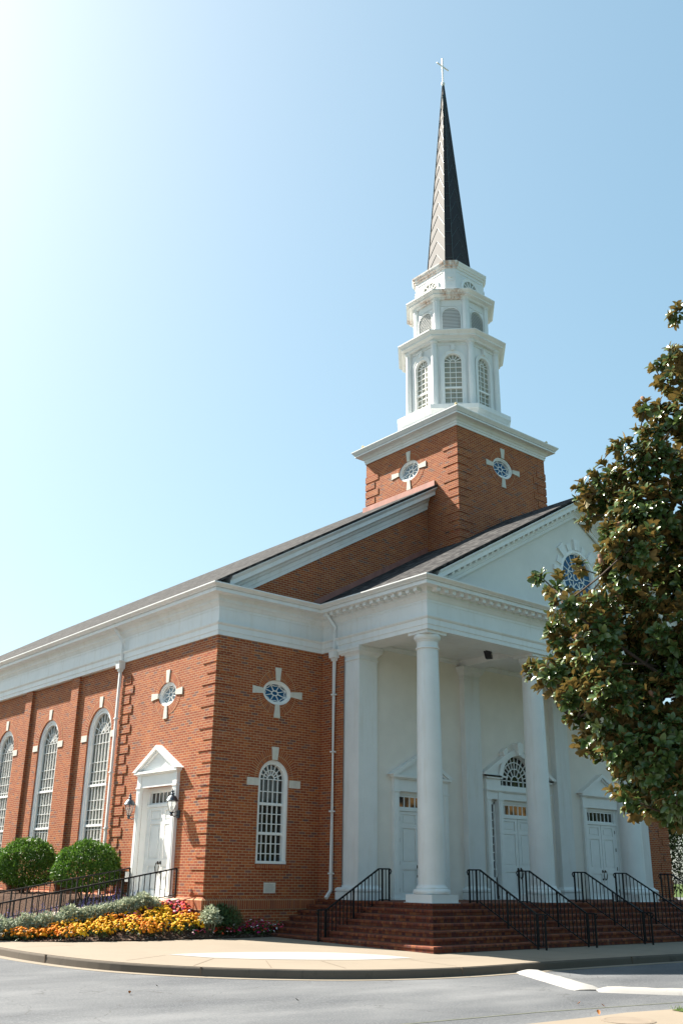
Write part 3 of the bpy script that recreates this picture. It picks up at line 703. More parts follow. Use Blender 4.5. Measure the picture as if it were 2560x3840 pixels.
def centre_door():
    b = MB(); dep = 0.10
    for s in (-1, 1):
        X = lambda a, c: (min(s*a, s*c), max(s*a, s*c))
        for o, i in ((1.515, 1.325), (0.975, 0.775)):
            b.box(*X(o, i), -0.10, dep, 1.10, 3.83); b.box(*X(o-0.045, i+0.045), -0.112, -0.10, 1.16, 3.76)
            b.box(*X(o+0.03, i-0.02), -0.135, 0.0, 1.003, 1.10); b.box(*X(o+0.012, i-0.012), -0.12, 0.0, 3.83, 3.87); b.box(*X(o, i), -0.10, 0.0, 3.87, 4.08)
        b.box(*X(1.325, 0.975), dep-0.02, dep+0.05, 1.0, 1.62); b.box(*X(1.325, 0.975), dep-0.02, dep+0.05, 3.72, 3.86)
        b.box(*X(1.325, 1.27), dep-0.02, dep+0.05, 1.0, 3.8); b.box(*X(1.03, 0.975), dep-0.02, dep+0.05, 1.0, 3.8)
        for k in range(1, 9): z = 1.62+2.1*k/9; b.box(*X(1.27, 1.03), dep, dep+0.045, z-0.014, z+0.014)
    b.box(-1.325, 1.325, -0.07, 0.0, 3.865, 4.08)
    b.box(-1.53, 1.53, -0.115, 0.0, 4.08, 4.11); b.box(-1.56, 1.56, -0.15, 0.0, 4.11, 4.145)
    for s in (-1, 1):
        b.box(min(s*1.515, s*0.86), max(s*1.515, s*0.86), -0.10, 0.0, 4.145, 4.47)
        b.box(min(s*1.56, s*0.84), max(s*1.56, s*0.84), -0.17, 0.0, 4.47, 4.52); b.box(min(s*1.62, s*0.42+s*0.2), max(s*1.62, s*0.42+s*0.2), -0.20, -0.10, 4.52, 4.56)
        b.box(min(s*1.62, s*0.90), max(s*1.62, s*0.90), -0.20, 0.0, 4.52, 4.561)
        sl = 0.60
        f = lambda x: 4.60+(1.72-x)*sl
        b.prism([(s*1.72, 4.56), (s*1.72, 4.60), (s*0.62, f(0.62)), (s*0.62, f(0.62)-0.14), (s*1.56, 4.56)], -0.22, 0.0)
        b.prism([(s*1.60, 4.562), (s*0.72, f(0.72)-0.139), (s*0.88, 4.70), (s*0.90, 4.562)], -0.075, 0.0)
        b.prism([(s*0.53, 5.15), (s*0.66, 5.08), (s*0.80, 5.30), (s*0.60, 5.44)], -0.20, 0.0)
    b.box(-0.86, 0.86, -0.09, 0.0, 4.145, 4.27)
    b.box(-0.775, 0.775, dep-0.06, dep+0.02, 3.77, 3.86); b.box(-0.775, 0.775, dep-0.09, dep+0.02, 3.33, 3.40); b.box(-0.775, 0.775, dep-0.03, dep+0.02, 3.40, 3.445)
    for i in range(8): x = -0.735+1.47*i/7; b.box(x-0.016, x+0.016, dep-0.02, dep+0.02, 3.445, 3.72)
    b.box(-0.775, 0.775, dep-0.03, dep+0.02, 3.715, 3.77); b.box(-1.4, 1.4, -0.04, dep+0.3, 0.985, 1.012)
    N = 24
    ar = lambda r, z0: [(-r, z0)]+[(-r*math.cos(PI*i/N), 4.46+r*math.sin(PI*i/N)) for i in range(N+1)]+[(r, z0)]
    b.ring(ar(0.93, 4.50), ar(0.775, 4.50), -0.12, 0.06); b.ring(ar(0.965, 4.9) if False else ar(0.955, 4.6), ar(0.931, 4.6), -0.15, 0.0)
    b.prism([(-0.095, 5.24), (0.095, 5.24), (0.145, 5.60), (0.0, 5.66), (-0.145, 5.60)], -0.24, 0.0)
    fr = b.finish('centre_door', MAT['trim2'], church, loc=(dc, YW, 0))
    b = MB(); g = 0.765; d0, d1, bw = 0.05, 0.09, 0.026
    arcp = lambda r, n=24: [(-r*math.cos(PI*i/n), 4.46+r*math.sin(PI*i/n)) for i in range(n+1)]
    for r in (0.18, 0.40, 0.60): b.ring(arcp(r), arcp(r-bw), d0, d1)
    for i in range(1, 12):
        a = PI*i/12
        r0 = 0.17 if i % 2 == 0 else 0.39
        b.bar((-r0*math.cos(a), 4.46+r0*math.sin(a)), (-g*math.cos(a), 4.46+g*math.sin(a)), bw*0.9, d0+0.003, d1+0.003)
    b.box(-g, g, d0, d1, 4.447, 4.473)
    for x in (-0.6, -0.4, -0.18, 0.18, 0.4, 0.6): b.box(x-bw/2, x+bw/2, d0, d1, 4.28, 4.46)
    b.ring(ar(0.775, 4.28), ar(0.75, 4.28), 0.0, 0.1); b.box(-0.775, 0.775, -0.02, 0.1, 4.265, 4.30)
    b.finish('fan_muntin', MAT['trim2'], fr)
    b = MB(); b.prism(ar(0.77, 4.28), 0.088, 0.12); b.finish('fan_pane', MAT['pane_dark'], fr)
    b = MB(); b.box(-0.77, 0.77, dep, dep+0.03, 3.42, 3.74); b.finish('transom_pane', MAT['pane_lit'], fr)
    for s in (-1, 1):
        b = MB(); b.box(min(s*1.28, s*1.02), max(s*1.28, s*1.02), dep+0.03, dep+0.06, 1.6, 3.74); b.finish('sidelight_pane', MAT['pane_dark'], fr)
    leaf(0.76, fr, -0.77, dep-0.03, 1); leaf(0.76, fr, 0.010, dep-0.03, -1)
centre_door()

# tower --------------------------------------------------------------------------
TX0, TX1, TY0, TY1 = 8.14, 12.79, -1.50, 3.15; TCY = (TY0+TY1)/2
b = MB()
tz = 15.165
for mp, c in ((lambda u, d, z: (u, TY0+d, z), XC-0.02), (lambda u, d, z: (u, TY1-d, z), XC)):
    b.wall([(TX0, 10.0), (TX0, 16.3), (TX1, 16.3), (TX1, 10.0)], [ell(c, tz, 0.52, 0.385)], mp, 0.2)
for mp in (lambda u, d, z: (TX0+d, u, z), lambda u, d, z: (TX1-d, u, z)):
    b.wall([(TY0, 10.0), (TY0, 16.3), (TY1, 16.3), (TY1, 10.0)], [ell(TCY+0.04, tz, 0.52, 0.385)], mp, 0.2)
b.finish('tower_wall', MAT['brick'], church, fix=False)
oval_window((XC-0.02, TY0, tz), 0, 'pane_blue', 0.52, 0.385); oval_window((TX0, TCY+0.04, tz), -PI/2, 'pane_pale', 0.52, 0.385)
for (x, y, sx, sy) in ((TX0, TY0, -1, -1), (TX1, TY0, 1, -1), (TX0, TY1, -1, 1)): quoins(x, y, sx, sy, 11.2, 15.6, 0.68, 0.48)
sq = [(TX0, TY0), (TX1, TY0), (TX1, TY1), (TX0, TY1)]
b = MB()
b.sweep(sq, [(0.035, 16.12), (0.035, 16.20), (0.055, 16.21), (0.055, 16.28), (0.09, 16.31), (0.11, 16.36), (0.16, 16.40), (0.31, 16.41), (0.31, 16.47), (-0.2, 16.48), (-0.2, 16.12)], True)
b.sweep(sq, [(0.1, 16.482), (0.325, 16.482), (0.34, 16.51), (0.39, 16.57), (0.41, 16.60), (0.41, 16.625), (0.1, 16.625)], True)
b.finish('tower_cornice', MAT['trim'], church)
b = MB(); b.hull8([(TX0-0.2, TY0-0.2, 16.6), (TX1+0.2, TY0-0.2, 16.6), (TX1+0.2, TY1+0.2, 16.6), (TX0-0.2, TY1+0.2, 16.6)],
                  [(XC-1.6, TCY-1.6, 16.9), (XC+1.6, TCY-1.6, 16.9), (XC+1.6, TCY+1.6, 16.9), (XC-1.6, TCY+1.6, 16.9)]); b.finish('tower_roof', MAT['trim'], church)
for sx, sy in ((-1, -1), (1, -1), (-1, 1), (1, 1)):
    b = MB(); b.lathe([(0.17, 16.58), (0.175, 16.66), (0.15, 16.72), (0.06, 16.76), (0.035, 16.80), (0.05, 16.84), (0.05, 16.89), (0.02, 16.92)], XC+sx*2.42, TCY+sy*2.42, 16)
    b.finish('corner_finial', plain('finial_cream', (0.62, 0.52, 0.30), 0.6) if 'fin' not in MAT else MAT['fin'], church, smooth=True)
    MAT['fin'] = bpy.data.materials['finial_cream']

def octo(A, w=None):        # outline, ccw, flats on the axes; w = width of the diagonal faces
    c = (2*A*math.tan(PI/8) if w is None else w)/math.sqrt(2); k = A-c
    return [(XC+p[0], TCY+p[1]) for p in ((A, -k), (A, k), (k, A), (-k, A), (-A, k), (-A, -k), (-k, -A), (k, -A))]
def octo_solid(b, layers):
    L = []
    for A, w, z in layers: L.append([b.bm.verts.new((x, y, z)) for x, y in octo(A, w)])
    for a, c in zip(L, L[1:]):
        for i in range(8): b.bm.faces.new((a[i], a[(i+1) % 8], c[(i+1) % 8], c[i]))
    b.bm.faces.new(L[0][::-1]); b.bm.faces.new(L[-1])
b = MB(); octo_solid(b, [(1.92, None, 16.5), (1.92, None, 17.12), (1.97, None, 17.16), (1.97, None, 17.22), (2.03, None, 17.32), (2.085, None, 17.38), (2.085, None, 17.55), (1.5, None, 17.56)]); b.finish('lantern_base', MAT['trim'], church)
# lantern stage body: eight faces with arched windows
A1 = 1.60
b = MB()
w1 = A1*math.tan(PI/8)
for k in range(8):
    a = k*PI/4; R = Matrix.Rotation(a, 3, 'Z')
    mp = lambda u, d, z, R=R: tuple(R @ Vector((u, -A1+d, z))+Vector((XC, TCY, 0)))
    b.wall([(-w1, 17.5), (-w1, 20.4), (w1, 20.4), (w1, 17.5)], [arch(0, 0.335, 17.62, 19.53)], mp, 0.12)
b.finish('lantern_stage', MAT['trim'], church, fix=False)
lw = arched_window('lantern_window', (XC, TCY, 0), 0, 0.335, 17.57, 19.53, 0.0, 0.025, 'blind', 3, ([18.46], [17.84, 18.05, 18.26, 18.68, 18.89, 19.10, 19.315]), 0.33, [], 6, 0.3, False, 0.022)
# add moulded surround and key block, then move to the face
def lan_sur():
    b = MB(); N = 24
    ar = lambda r: [(-r, 17.56)]+[(-r*math.cos(PI*i/N), 19.53+r*math.sin(PI*i/N)) for i in range(N+1)]+[(r, 17.56)]
    b.ring(ar(0.455), ar(0.335), -0.045, 0.02); b.ring(ar(0.465), ar(0.44), -0.06, 0.02)
    b.prism([(-0.055, 19.97), (0.055, 19.97), (0.075, 20.17), (-0.075, 20.17)], -0.11, 0.0); b.prism([(-0.09, 20.17), (0.09, 20.17), (0.09, 20.20), (-0.09, 20.20)], -0.125, 0.0)
    b.box(-0.60, 0.60, -0.03, 0.0, 20.22, 20.38)
    return b.finish('window_surround', MAT['trim'], lw)
lan_sur()
def on_face(root, A, k):
    a = k*PI/4; root.location = (XC+A*math.sin(a), TCY-A*math.cos(a), 0); root.rotation_euler = (0, 0, a)
on_face(lw, A1, 0)
for k in range(1, 8): c = copy_tree(lw, church); on_face(c, A1, k)
for k in range(8):
    a = PI/8+k*PI/4; rr = 1.76
    x, y = XC+rr*math.sin(a), TCY-rr*math.cos(a)
    if k == 0:
        b = MB(); pr = [(0.135, 17.555)]+[(0.132-0.018*(i/8)**1.5, 17.56+2.62*i/8) for i in range(9)]+[(0.125, 20.185), (0.125, 20.21), (0.112, 20.215), (0.112, 20.25), (0.165, 20.31), (0.165, 20.36)]
        b.lathe(pr, n=24); c0 = b.finish('lantern_column', MAT['trim'], church, smooth=True, ang=30, loc=(x, y, 0))
    else: copy_tree(c0, church, (x, y, 0))
b = MB(); b.sweep(octo(1.62), [(0.12, 20.345), (0.14, 20.35), (0.15, 20.42), (0.22, 20.45), (0.30, 20.47), (0.30, 20.53), (0.36, 20.58), (0.425, 20.63), (0.425, 20.66), (-0.3, 20.80), (-0.3, 20.345)], True); b.finish('lantern_cornice', MAT['trim'], church)
# belfry stage with louvres
A2 = 1.36
b = MB(); octo_solid(b, [(1.46, None, 20.6), (1.46, None, 20.98), (1.40, None, 21.0), (1.0, None, 21.01)])
w2 = A2*math.tan(PI/8)
for k in range(8):
    R = Matrix.Rotation(k*PI/4, 3, 'Z')
    mp = lambda u, d, z, R=R: tuple(R @ Vector((u, -A2+d, z))+Vector((XC, TCY, 0)))
    b.wall([(-w2, 20.9), (-w2, 22.5), (w2, 22.5), (w2, 20.9)], [arch(0, 0.345, 20.98, 21.62)], mp, 0.12)
b.finish('belfry_stage', MAT['trim'], church, fix=False)
b = MB(); zz = 20.99; hwL = 0.345
while zz < 21.95:
    h = zz+0.03-21.62; xw = hwL if h <= 0 else math.sqrt(max(0.001, hwL**2-h*h))
    if xw > 0.06: b.hull8([(-xw, -0.03, zz), (xw, -0.03, zz), (xw, -0.016, zz-0.003), (-xw, -0.016, zz-0.003)], [(-xw, 0.012, zz+0.054), (xw, 0.012, zz+0.054), (xw, 0.026, zz+0.051), (-xw, 0.026, zz+0.051)])
    zz += 0.0625
lou = b.finish('louvre', MAT['trim'], church)
b = MB(); b.prism(arch(0, 0.355, 20.97, 21.62), 0.07, 0.09); b.finish('louvre_backing', plain('grey_backing', (0.30, 0.31, 0.32), 0.8), lou)
b = MB(); N = 20
ar = lambda r: [(-r, 20.97)]+[(-r*math.cos(PI*i/N), 21.62+r*math.sin(PI*i/N)) for i in range(N+1)]+[(r, 20.97)]
b.ring(ar(0.375), ar(0.345), -0.045, 0.02)
for s in (-1, 1): b.prism([(s*0.385, 21.74), (s*0.385, 22.03), (s*0.15, 22.03), (s*0.29, 21.91)], -0.02, 0.0)
b.box(-0.38, 0.38, -0.025, 0.0, 22.05, 22.08); b.finish('louvre_surround', MAT['trim'], lou)
on_face(lou, A2, 0)
for k in range(1, 8): c = copy_tree(lou, church); on_face(c, A2, k)
b = MB(); rr = A2/math.cos(PI/8)
for hw_, z0, z1 in ((0.11, 20.98, 22.22), (0.125, 22.22, 22.25), (0.115, 22.25, 22.30), (0.15, 22.30, 22.37)):
    pts = [(-hw_*1.25, 0.055), (-hw_*1.25, -0.0), (-hw_*0.45, -hw_*0.55), (hw_*0.45, -hw_*0.55), (hw_*1.25, 0.0), (hw_*1.25, 0.055)]
    b.hull8([(u, v-rr, z0) for u, v in pts], [(u, v-rr, z1) for u, v in pts])
bp = b.finish('belfry_pilaster', MAT['trim'], church)
for k in range(8):
    o = bp if k == 0 else bp.copy()
    if k: COL.objects.link(o)
    o.location = (XC, TCY, 0); o.rotation_euler = (0, 0, PI/8+k*PI/4)
b = MB(); b.sweep(octo(1.38), [(0.06, 22.335), (0.08, 22.36), (0.08, 22.41), (0.14, 22.44), (0.22, 22.46), (0.22, 22.51), (0.29, 22.55), (0.335, 22.59), (0.335, 22.62), (-0.3, 22.72), (-0.3, 22.335)], True); b.finish('belfry_cornice', MAT['rust'], church)
# top stage
b = MB(); octo_solid(b, [(1.17, 0.44, 22.6), (1.17, 0.44, 22.86), (1.13, 0.43, 22.88), (1.13, 0.43, 23.0), (1.09, 0.42, 23.02), (1.09, 0.42, 23.84)])
body3 = b.finish('drum_stage', MAT['trim'], church)
fanw = None
for k in range(4):
    if k == 0:
        b = MB(); N = 20; ar = lambda r, n=N: [(-r*math.cos(PI*i/n), 23.06+r*math.sin(PI*i/n)) for i in range(n+1)]
        b.ring(ar(0.50), ar(0.40), -0.035, 0.0); b.ring(ar(0.51), ar(0.485), -0.05, 0.0)
        for i in range(1, 6): a = PI*i/6; b.bar((-0.11*math.cos(a), 23.06+0.11*math.sin(a)), (-0.40*math.cos(a), 23.06+0.40*math.sin(a)), 0.028, -0.025, -0.004)
        b.ring(ar(0.125), ar(0.095), -0.026, -0.004); b.box(-0.5, 0.5, -0.03, 0, 23.02, 23.06)
        b.box(-0.68, 0.68, -0.02, 0, 23.64, 23.67)
        fanw = b.finish('fan_window', MAT['trim2'], church)
        b = MB(); b.prism(ar(0.405), -0.004, 0.0); b.finish('pane', MAT['blind'], fanw); c = fanw
    else: c = copy_tree(fanw, church)
    on_face(c, 1.091, 2*k)
for k in range(4):
    a = PI/4+k*PI/2
    if k == 0:
        b = MB(); b.box(-0.15, 0.15, -0.012, 0, 23.22, 23.60)
        b.prism([(0.085*math.cos(2*PI*i/20), 23.42+0.085*math.sin(2*PI*i/20)) for i in range(20)], -0.05, 0.0)
        c = b.finish('rosette_panel', MAT['trim'], church)
    else: c = copy_tree(c, church)
    dd = (2*1.09-0.42/math.sqrt(2)*1.0)/math.sqrt(2)+0.0
    dd = (1.09+(1.09-0.42/math.sqrt(2)))/math.sqrt(2)
    c.location = (XC+dd*math.sin(a), TCY-dd*math.cos(a), 0); c.rotation_euler = (0, 0, a)
b = MB(); b.sweep(octo(1.10, 0.425), [(0.0, 23.78), (0.03, 23.80), (0.03, 23.86), (0.08, 23.90), (0.08, 23.94), (0.115, 24.0), (0.125, 24.06), (-0.3, 24.12), (-0.3, 23.78)], True); b.finish('drum_cornice', MAT['rust'], church)
# spire
ZS0, ZS1 = 24.05, 34.15
sp = lambda z: 0.742+(0.030-0.742)*(z-ZS0)/(ZS1-ZS0)
b = MB(); octo_solid(b, [(sp(ZS0)+0.16, 0.34, ZS0-0.02), (sp(24.25)+0.02, 0.32, 24.25), (sp(24.4), sp(24.4)*0.433, 24.4), (sp(ZS1), sp(ZS1)*0.433, ZS1)]); spire = b.finish('spire', MAT['spire'], church)
b = MB()
def sv(i, z): x, y = octo(sp(z)+0.004, (sp(z)+0.004)*0.433)[i]; return Vector((x, y, z))
for i in range(8): b.tube([sv(i, 24.3), sv(i, ZS1-0.05)], 0.014, 4)
step = 0.655
for i in range(8):
    j = (i+1) % 8; wide = i % 2 == 0
    z = 24.32
    while z < 32.9:
        if wide:
            z1 = z+step*1.12; m0 = (sv(i, z1)+sv(j, z1))/2
            b.tube([sv(i, z), m0], 0.009, 4); b.tube([m0, sv(j, z)], 0.009, 4)
        else: b.tube([sv(i, z+0.3), sv(j, z+0.3)], 0.012, 4)
        z += step
b.finish('standing_seams', MAT['seam'], spire)
b = MB(); b.lathe([(0.035, 34.10), (0.075, 34.16), (0.085, 34.22), (0.06, 34.28), (0.03, 34.31)], XC, TCY, 16)
b.tube([(XC, TCY, 34.3), (XC, TCY, 35.64)], 0.034, 8); b.tube([(XC-0.36, TCY, 35.19), (XC+0.36, TCY, 35.19)], 0.031, 8)
b.finish('cross', MAT['trim2'], church, smooth=True)

# downspouts -------------------------------------------------------------------
def downspout(top, mid1, mid2, headp, foot, out):
    b = MB()
    b.tube([top, mid1, mid2, (mid2[0], mid2[1], mid2[2]-0.22), (headp[0]-out[0]*0.0, headp[1], headp[2]+0.16)], 0.055, 4)
    h = headp
    for e0, z0, e1, z1 in ((0.06, -0.20, 0.075, -0.12), (0.11, -0.12, 0.12, 0.06), (0.12, 0.06, 0.15, 0.12)):
        b.hull8([(h[0]-e0, h[1]-e0, h[2]+z0), (h[0]+e0, h[1]-e0, h[2]+z0), (h[0]+e0, h[1]+e0, h[2]+z0), (h[0]-e0, h[1]+e0, h[2]+z0)],
                [(h[0]-e1, h[1]-e1, h[2]+z1), (h[0]+e1, h[1]-e1, h[2]+z1), (h[0]+e1, h[1]+e1, h[2]+z1), (h[0]-e1, h[1]+e1, h[2]+z1)])
    b.tube([(h[0], h[1], h[2]-0.18), (h[0], h[1], foot[2]+0.2), foot], 0.052, 4)
    for z in np.arange(foot[2]+0.6, h[2]-0.3, 1.6): b.box(h[0]-0.062, h[0]+0.062, h[1]-0.062, h[1]+0.062, z, z+0.04)
    b.finish('downspout', MAT['trim'], church)
downspout((-0.42, 5.55, 8.99), (-0.38, 5.52, 8.90), (-0.10, 5.30, 8.38), (-0.09, 5.33, 7.66), (-0.09, 5.33, 0.6), (-1, 0, 0))
downspout((PA-0.40, -0.50, 9.0), (PA-0.38, -0.50, 8.90), (PA-0.08, -0.66, 8.40), (PA-0.09, -0.66, 7.62), (PA-0.30, -0.72, 1.03), (-1, 0, 0))
b = MB(); b.box(1.845, 2.225, -0.012, 0.03, 1.14, 1.40); cs = b.finish('cornerstone', MAT['stone'], church)
b = MB()
for i in range(7): b.box(1.88+0.01*(i % 2), 2.19-0.015*((i*3) % 4), -0.0135, -0.012, 1.17+0.030*i, 1.178+0.030*i)
b.finish('engraving', plain('engraved_grey', (0.36, 0.34, 0.31), 0.9), cs)

# ================================================================== STEPS, RAILS
G = lambda y: 0.055+0.0105*(max(y, -13.2)+6.24)
steps = empty('brick_steps', (0, 0, 0), 0, 'wide flight of dark red brick steps wrapping the front of the white portico', 'steps')
NR, RI, TR = 7, 0.134, 0.28
def step_uv(f, ul):
    n = f.normal
    for l in f.loops:
        p = l.vert.co
        if abs(n.z) > 0.8: l[ul].uv = (p.x, p.y*0.31)
        else:
            t = Vector((-n.y, n.x, 0)); t = t.normalized() if t.length > 1e-4 else Vector((1, 0, 0))
            l[ul].uv = (t.dot(p), p.z-1.0+0.134*40)
bn, br_ = MB(), MB()
for k in range(NR):
    x0, x1, y0, z = 3.50-TR*k, WID-3.50+TR*k, -4.556-TR*k, 1.0-RI*k
    br_.box(x0+0.018, x1-0.018, y0+0.018, -0.06-0.003*k, -0.3-0.01*k, z-0.064)
    yb = -0.05-0.003*k
    xi, yi = (x0+0.42, y0+0.42)
    pth = [(x0, yb), (x0, y0), (x1, y0), (x1, yb)]
    bn.sweep(pth, [(-0.40, z-0.063), (-0.006, z-0.063), (0.0, z-0.05), (0.0, z-0.016), (-0.016, z), (-0.40, z)])
br_.box(3.88, WID-3.88, -4.18, -0.07, 0.90, 0.9985)
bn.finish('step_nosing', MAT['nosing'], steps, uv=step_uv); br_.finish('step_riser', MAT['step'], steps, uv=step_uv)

unit_bal = MB(); unit_bal.box(-0.0088, 0.0088, -0.0088, 0.0088, 0, 1); _ub = unit_bal.finish('baluster', MAT['iron']); bal_me = _ub.data; bpy.data.objects.remove(_ub)
unit_post = MB(); unit_post.box(-0.018, 0.018, -0.018, 0.018, 0, 1); _up = unit_post.finish('post', MAT['iron']); post_me = _up.data; bpy.data.objects.remove(_up)
def lerp(pl, s):
    for (a, za), (c, zc) in zip(pl, pl[1:]):
        if s <= c+1e-6: return za+(zc-za)*(s-a)/(c-a)
    return pl[-1][1]
def railing(label, loc, rz, top, bot, posts, sp, curl=True, group='black iron railings on the front steps', s0=None, s1=None):
    r = empty('railing', loc, rz, label, 'railing', group)
    b = MB(); b.tube([(s, 0, z) for s, z in top], 0.025, 4)
    if curl:
        z = top[0][1]; s = top[0][0]
        b.tube([(s, 0, z), (s-0.05, 0, z-0.01), (s-0.075, 0, z-0.05), (s-0.05, 0, z-0.10), (s-0.01, 0, z-0.13)], 0.017, 6)
        z = top[-1][1]; s = top[-1][0]
        b.tube([(s, 0, z), (s+0.05, 0, z-0.01), (s+0.07, 0, z-0.05), (s+0.04, 0, z-0.10), (s+0.01, 0, z-0.12)], 0.017, 6)
    b.finish('handrail', MAT['iron'], r)
    b = MB(); b.tube([(s, 0, z) for s, z in bot], 0.016, 4); b.finish('bottom_rail', MAT['iron'], r)
    for s, zf in posts:
        o = bpy.data.objects.new('post', post_me); COL.objects.link(o); o.parent = r; o.location = (s, 0, zf); o.scale = (1, 1, lerp(top, s)-zf)
    s = top[0][0]+sp
    while s < top[-1][0]-sp*0.4:
        if min(abs(s-q) for q, _ in posts) > sp*0.35:
            o = bpy.data.objects.new('baluster', bal_me); COL.objects.link(o); o.parent = r
            zb = lerp(bot, s); o.location = (s, 0, zb); o.scale = (1, 1, lerp(top, s)-zb)
        s += sp
    return r
rt_ = [(0, 1.775), (0.36, 1.775), (2.08, 0.812), (2.32, 0.812)]
rb_ = [(0, 1.035), (0.33, 1.035), (2.05, 0.135), (2.32, 0.135)]
rp_ = [(0, 0.998), (0.24, 0.998), (1.21, 0.33), (2.08, 0.05), (2.32, 0.05)]
desc = ['black iron stair railing just right of the corner column, leftmost on the front flight', 'black iron stair railing on the front flight in front of the second column',
        'black iron stair railing on the front flight, foot nearest the white road kerb side of centre door', 'black iron stair railing on the front flight left of the right hand pier', 'black iron stair railing farthest right against the dark trees']
desc[2] = 'black iron stair railing on the front flight in front of the right hand door'
for x, dsc in zip((5.05, 6.94, 9.29, 11.20, 13.50), desc):
    railing(dsc, (x, -4.32, 0), -PI/2, rt_, rb_, rp_, 0.118)
railing('black iron stair railing on the side flight, left of the corner column', (4.08, -2.42, 0), PI, rt_, rb_, rp_, 0.118)

# ================================================================== GROUND, ROAD, SIDEWALK
def sheet(name, mat, pts, zf, kind='structure', flat=0.0):
    b = MB(); P = [Vector((x, y, 0)) for x, y in pts]
    vs = [b.bm.verts.new((x, y, zf(y)+flat)) for x, y in pts]
    for t in tessellate_polygon([P]):
        f = b.bm.faces.new([vs[i] for i in t])
        if f.normal.z < 0: f.normal_flip()
    bmesh.ops.recalc_face_normals(b.bm, faces=b.bm.faces[:])
    for f in b.bm.faces:
        f.normal_update()
        if f.normal.z < 0: f.normal_flip()
    o = b.finish(name, mat, fix=False); tag(o, kind=kind); return o
g = sheet('ground', MAT['lawn'], [(-1500, -1500), (1500, -1500), (1500, 1500), (-1500, 1500)], lambda y: -1.2)
road_z = lambda y: G(y)-0.145
sheet('road', MAT['asphalt'], [(-70, -60), (70, -60), (70, -13.2), (-70, -13.2)], road_z)
sheet('road', MAT['asphalt'], [(-70, -13.2), (70, -13.2), (70, 50), (-70, 50)], road_z)
kl = [(-5.5, 45), (-5.5, 12), (-5.52, 4), (-5.5, -1.1), (-5.38, -3.0), (-5.05, -4.55), (-4.55, -5.65), (-3.9, -6.55), (-3.1, -7.32), (-2.14, -7.95), (-1.0, -8.38), (0.2, -8.58), (1.4, -8.58), (2.6, -8.55), (5.48, -8.60), (10, -8.78), (20, -9.1), (45, -9.6)]
def smooth_line(P, n=5):
    out = []
    for i in range(len(P)-1):
        p0, p1, p2, p3 = (Vector(P[max(0, min(len(P)-1, i+k))]) for k in (-1, 0, 1, 2))
        if (p2-p1).length > 6: out.append(tuple(p1)); continue
        for j in range(n):
            t = j/n; out.append(tuple(0.5*((2*p1)+(p2-p0)*t+(2*p0-5*p1+4*p2-p3)*t*t+(3*p1-p0-3*p2+p3)*t**3)))
    out.append(tuple(P[-1])); return out
ks = smooth_line(kl)
kp = [(x, y, G(y)) for x, y in ks]
b = MB(); b.sweep(kp, [(0.012, -0.22), (0.012, -0.145), (0.0, -0.03), (-0.012, -0.008), (-0.04, 0.0), (-0.17, 0.0), (-0.17, -0.22)]); o = b.finish('kerb', MAT['kerb']); tag(o, kind='structure')
b = MB(); b.sweep(kp, [(0.005, -0.2), (0.24, -0.2), (0.24, -0.141), (0.005, -0.141)]); o = b.finish('gutter_strip', MAT['walk']); tag(o, kind='structure')
def inset(P, d):
    out = []
    for i, p in enumerate(P):
        a = Vector(P[max(i-1, 0)]); c = Vector(P[min(i+1, len(P)-1)]); t = (c-a).normalized(); out.append((p[0]-t.y*d, p[1]+t.x*d))
    return out
sheet('sidewalk', MAT['walk'], inset(ks, 0.035)+[(45, 30), (-3, 45)], G, flat=0.005)
wm = smooth_line([(-3.30, -3.98), (-2.24, -4.02), (-1.0, -4.36), (0.10, -5.05), (0.62, -5.9), (0.72, -6.75)], 6)+smooth_line([(0.30, -6.72), (-0.10, -6.68), (-0.92, -6.45), (-2.24, -5.62), (-2.9, -4.98)], 4)
sheet('pavement_marking', MAT['whitepaint'], wm, G, flat=0.010)
b = MB()
def strip(p, q, w, zf, dz):
    p, q = Vector(p), Vector(q); d = (q-p).normalized(); n = Vector((-d.y, d.x))*w/2
    b.poly([(a.x, a.y, zf(a.y)+dz) for a in (p-n, q-n, q+n, p+n)])
for p, q in (((-4.61, -4.75), (-3.4, -4.09)), ((-4.04, -6.14), (-2.93, -5.08)), ((-2.3, -5.9), (-3.05, -7.1)), ((-1.38, -6.42), (-1.9, -7.75)), ((-5.2, -1.2), (-3.88, -1.1)),
             ((0.015, -6.91), (1.75, -7.15)), ((0.4, -7.0), (0.25, -8.4)), ((3.2, -6.3), (3.1, -8.45)), ((5.2, -6.3), (5.2, -8.45)), ((7.4, -6.3), (7.4, -8.5))):
    strip(p, q, 0.014, G, 0.008)
o = b.finish('sidewalk_joint', MAT['joint'], fix=False); tag(o, kind='structure')
b = MB()
for x, y in ((-5.52, -3.0), (-4.1, -6.35), (0.2, -8.62), (5.2, -8.64)):
    i = min(range(len(ks)), key=lambda i: (ks[i][0]-x)**2+(ks[i][1]-y)**2); p = Vector(ks[i]); c = Vector(ks[i+1]); t = (c-p).normalized(); n = Vector((t.y, -t.x))
    a, e = p+n*0.016, p-n*0.16; h = t*0.012; z = G(p.y)
    b.hull8([(*(a-h), z-0.14), (*(a+h), z-0.14), (*(e+h), z-0.14), (*(e-h), z-0.14)], [(*(a-h), z+0.002), (*(a+h), z+0.002), (*(e+h), z+0.002), (*(e-h), z+0.002)])
o = b.finish('kerb_joint', MAT['joint']); tag(o, kind='structure')
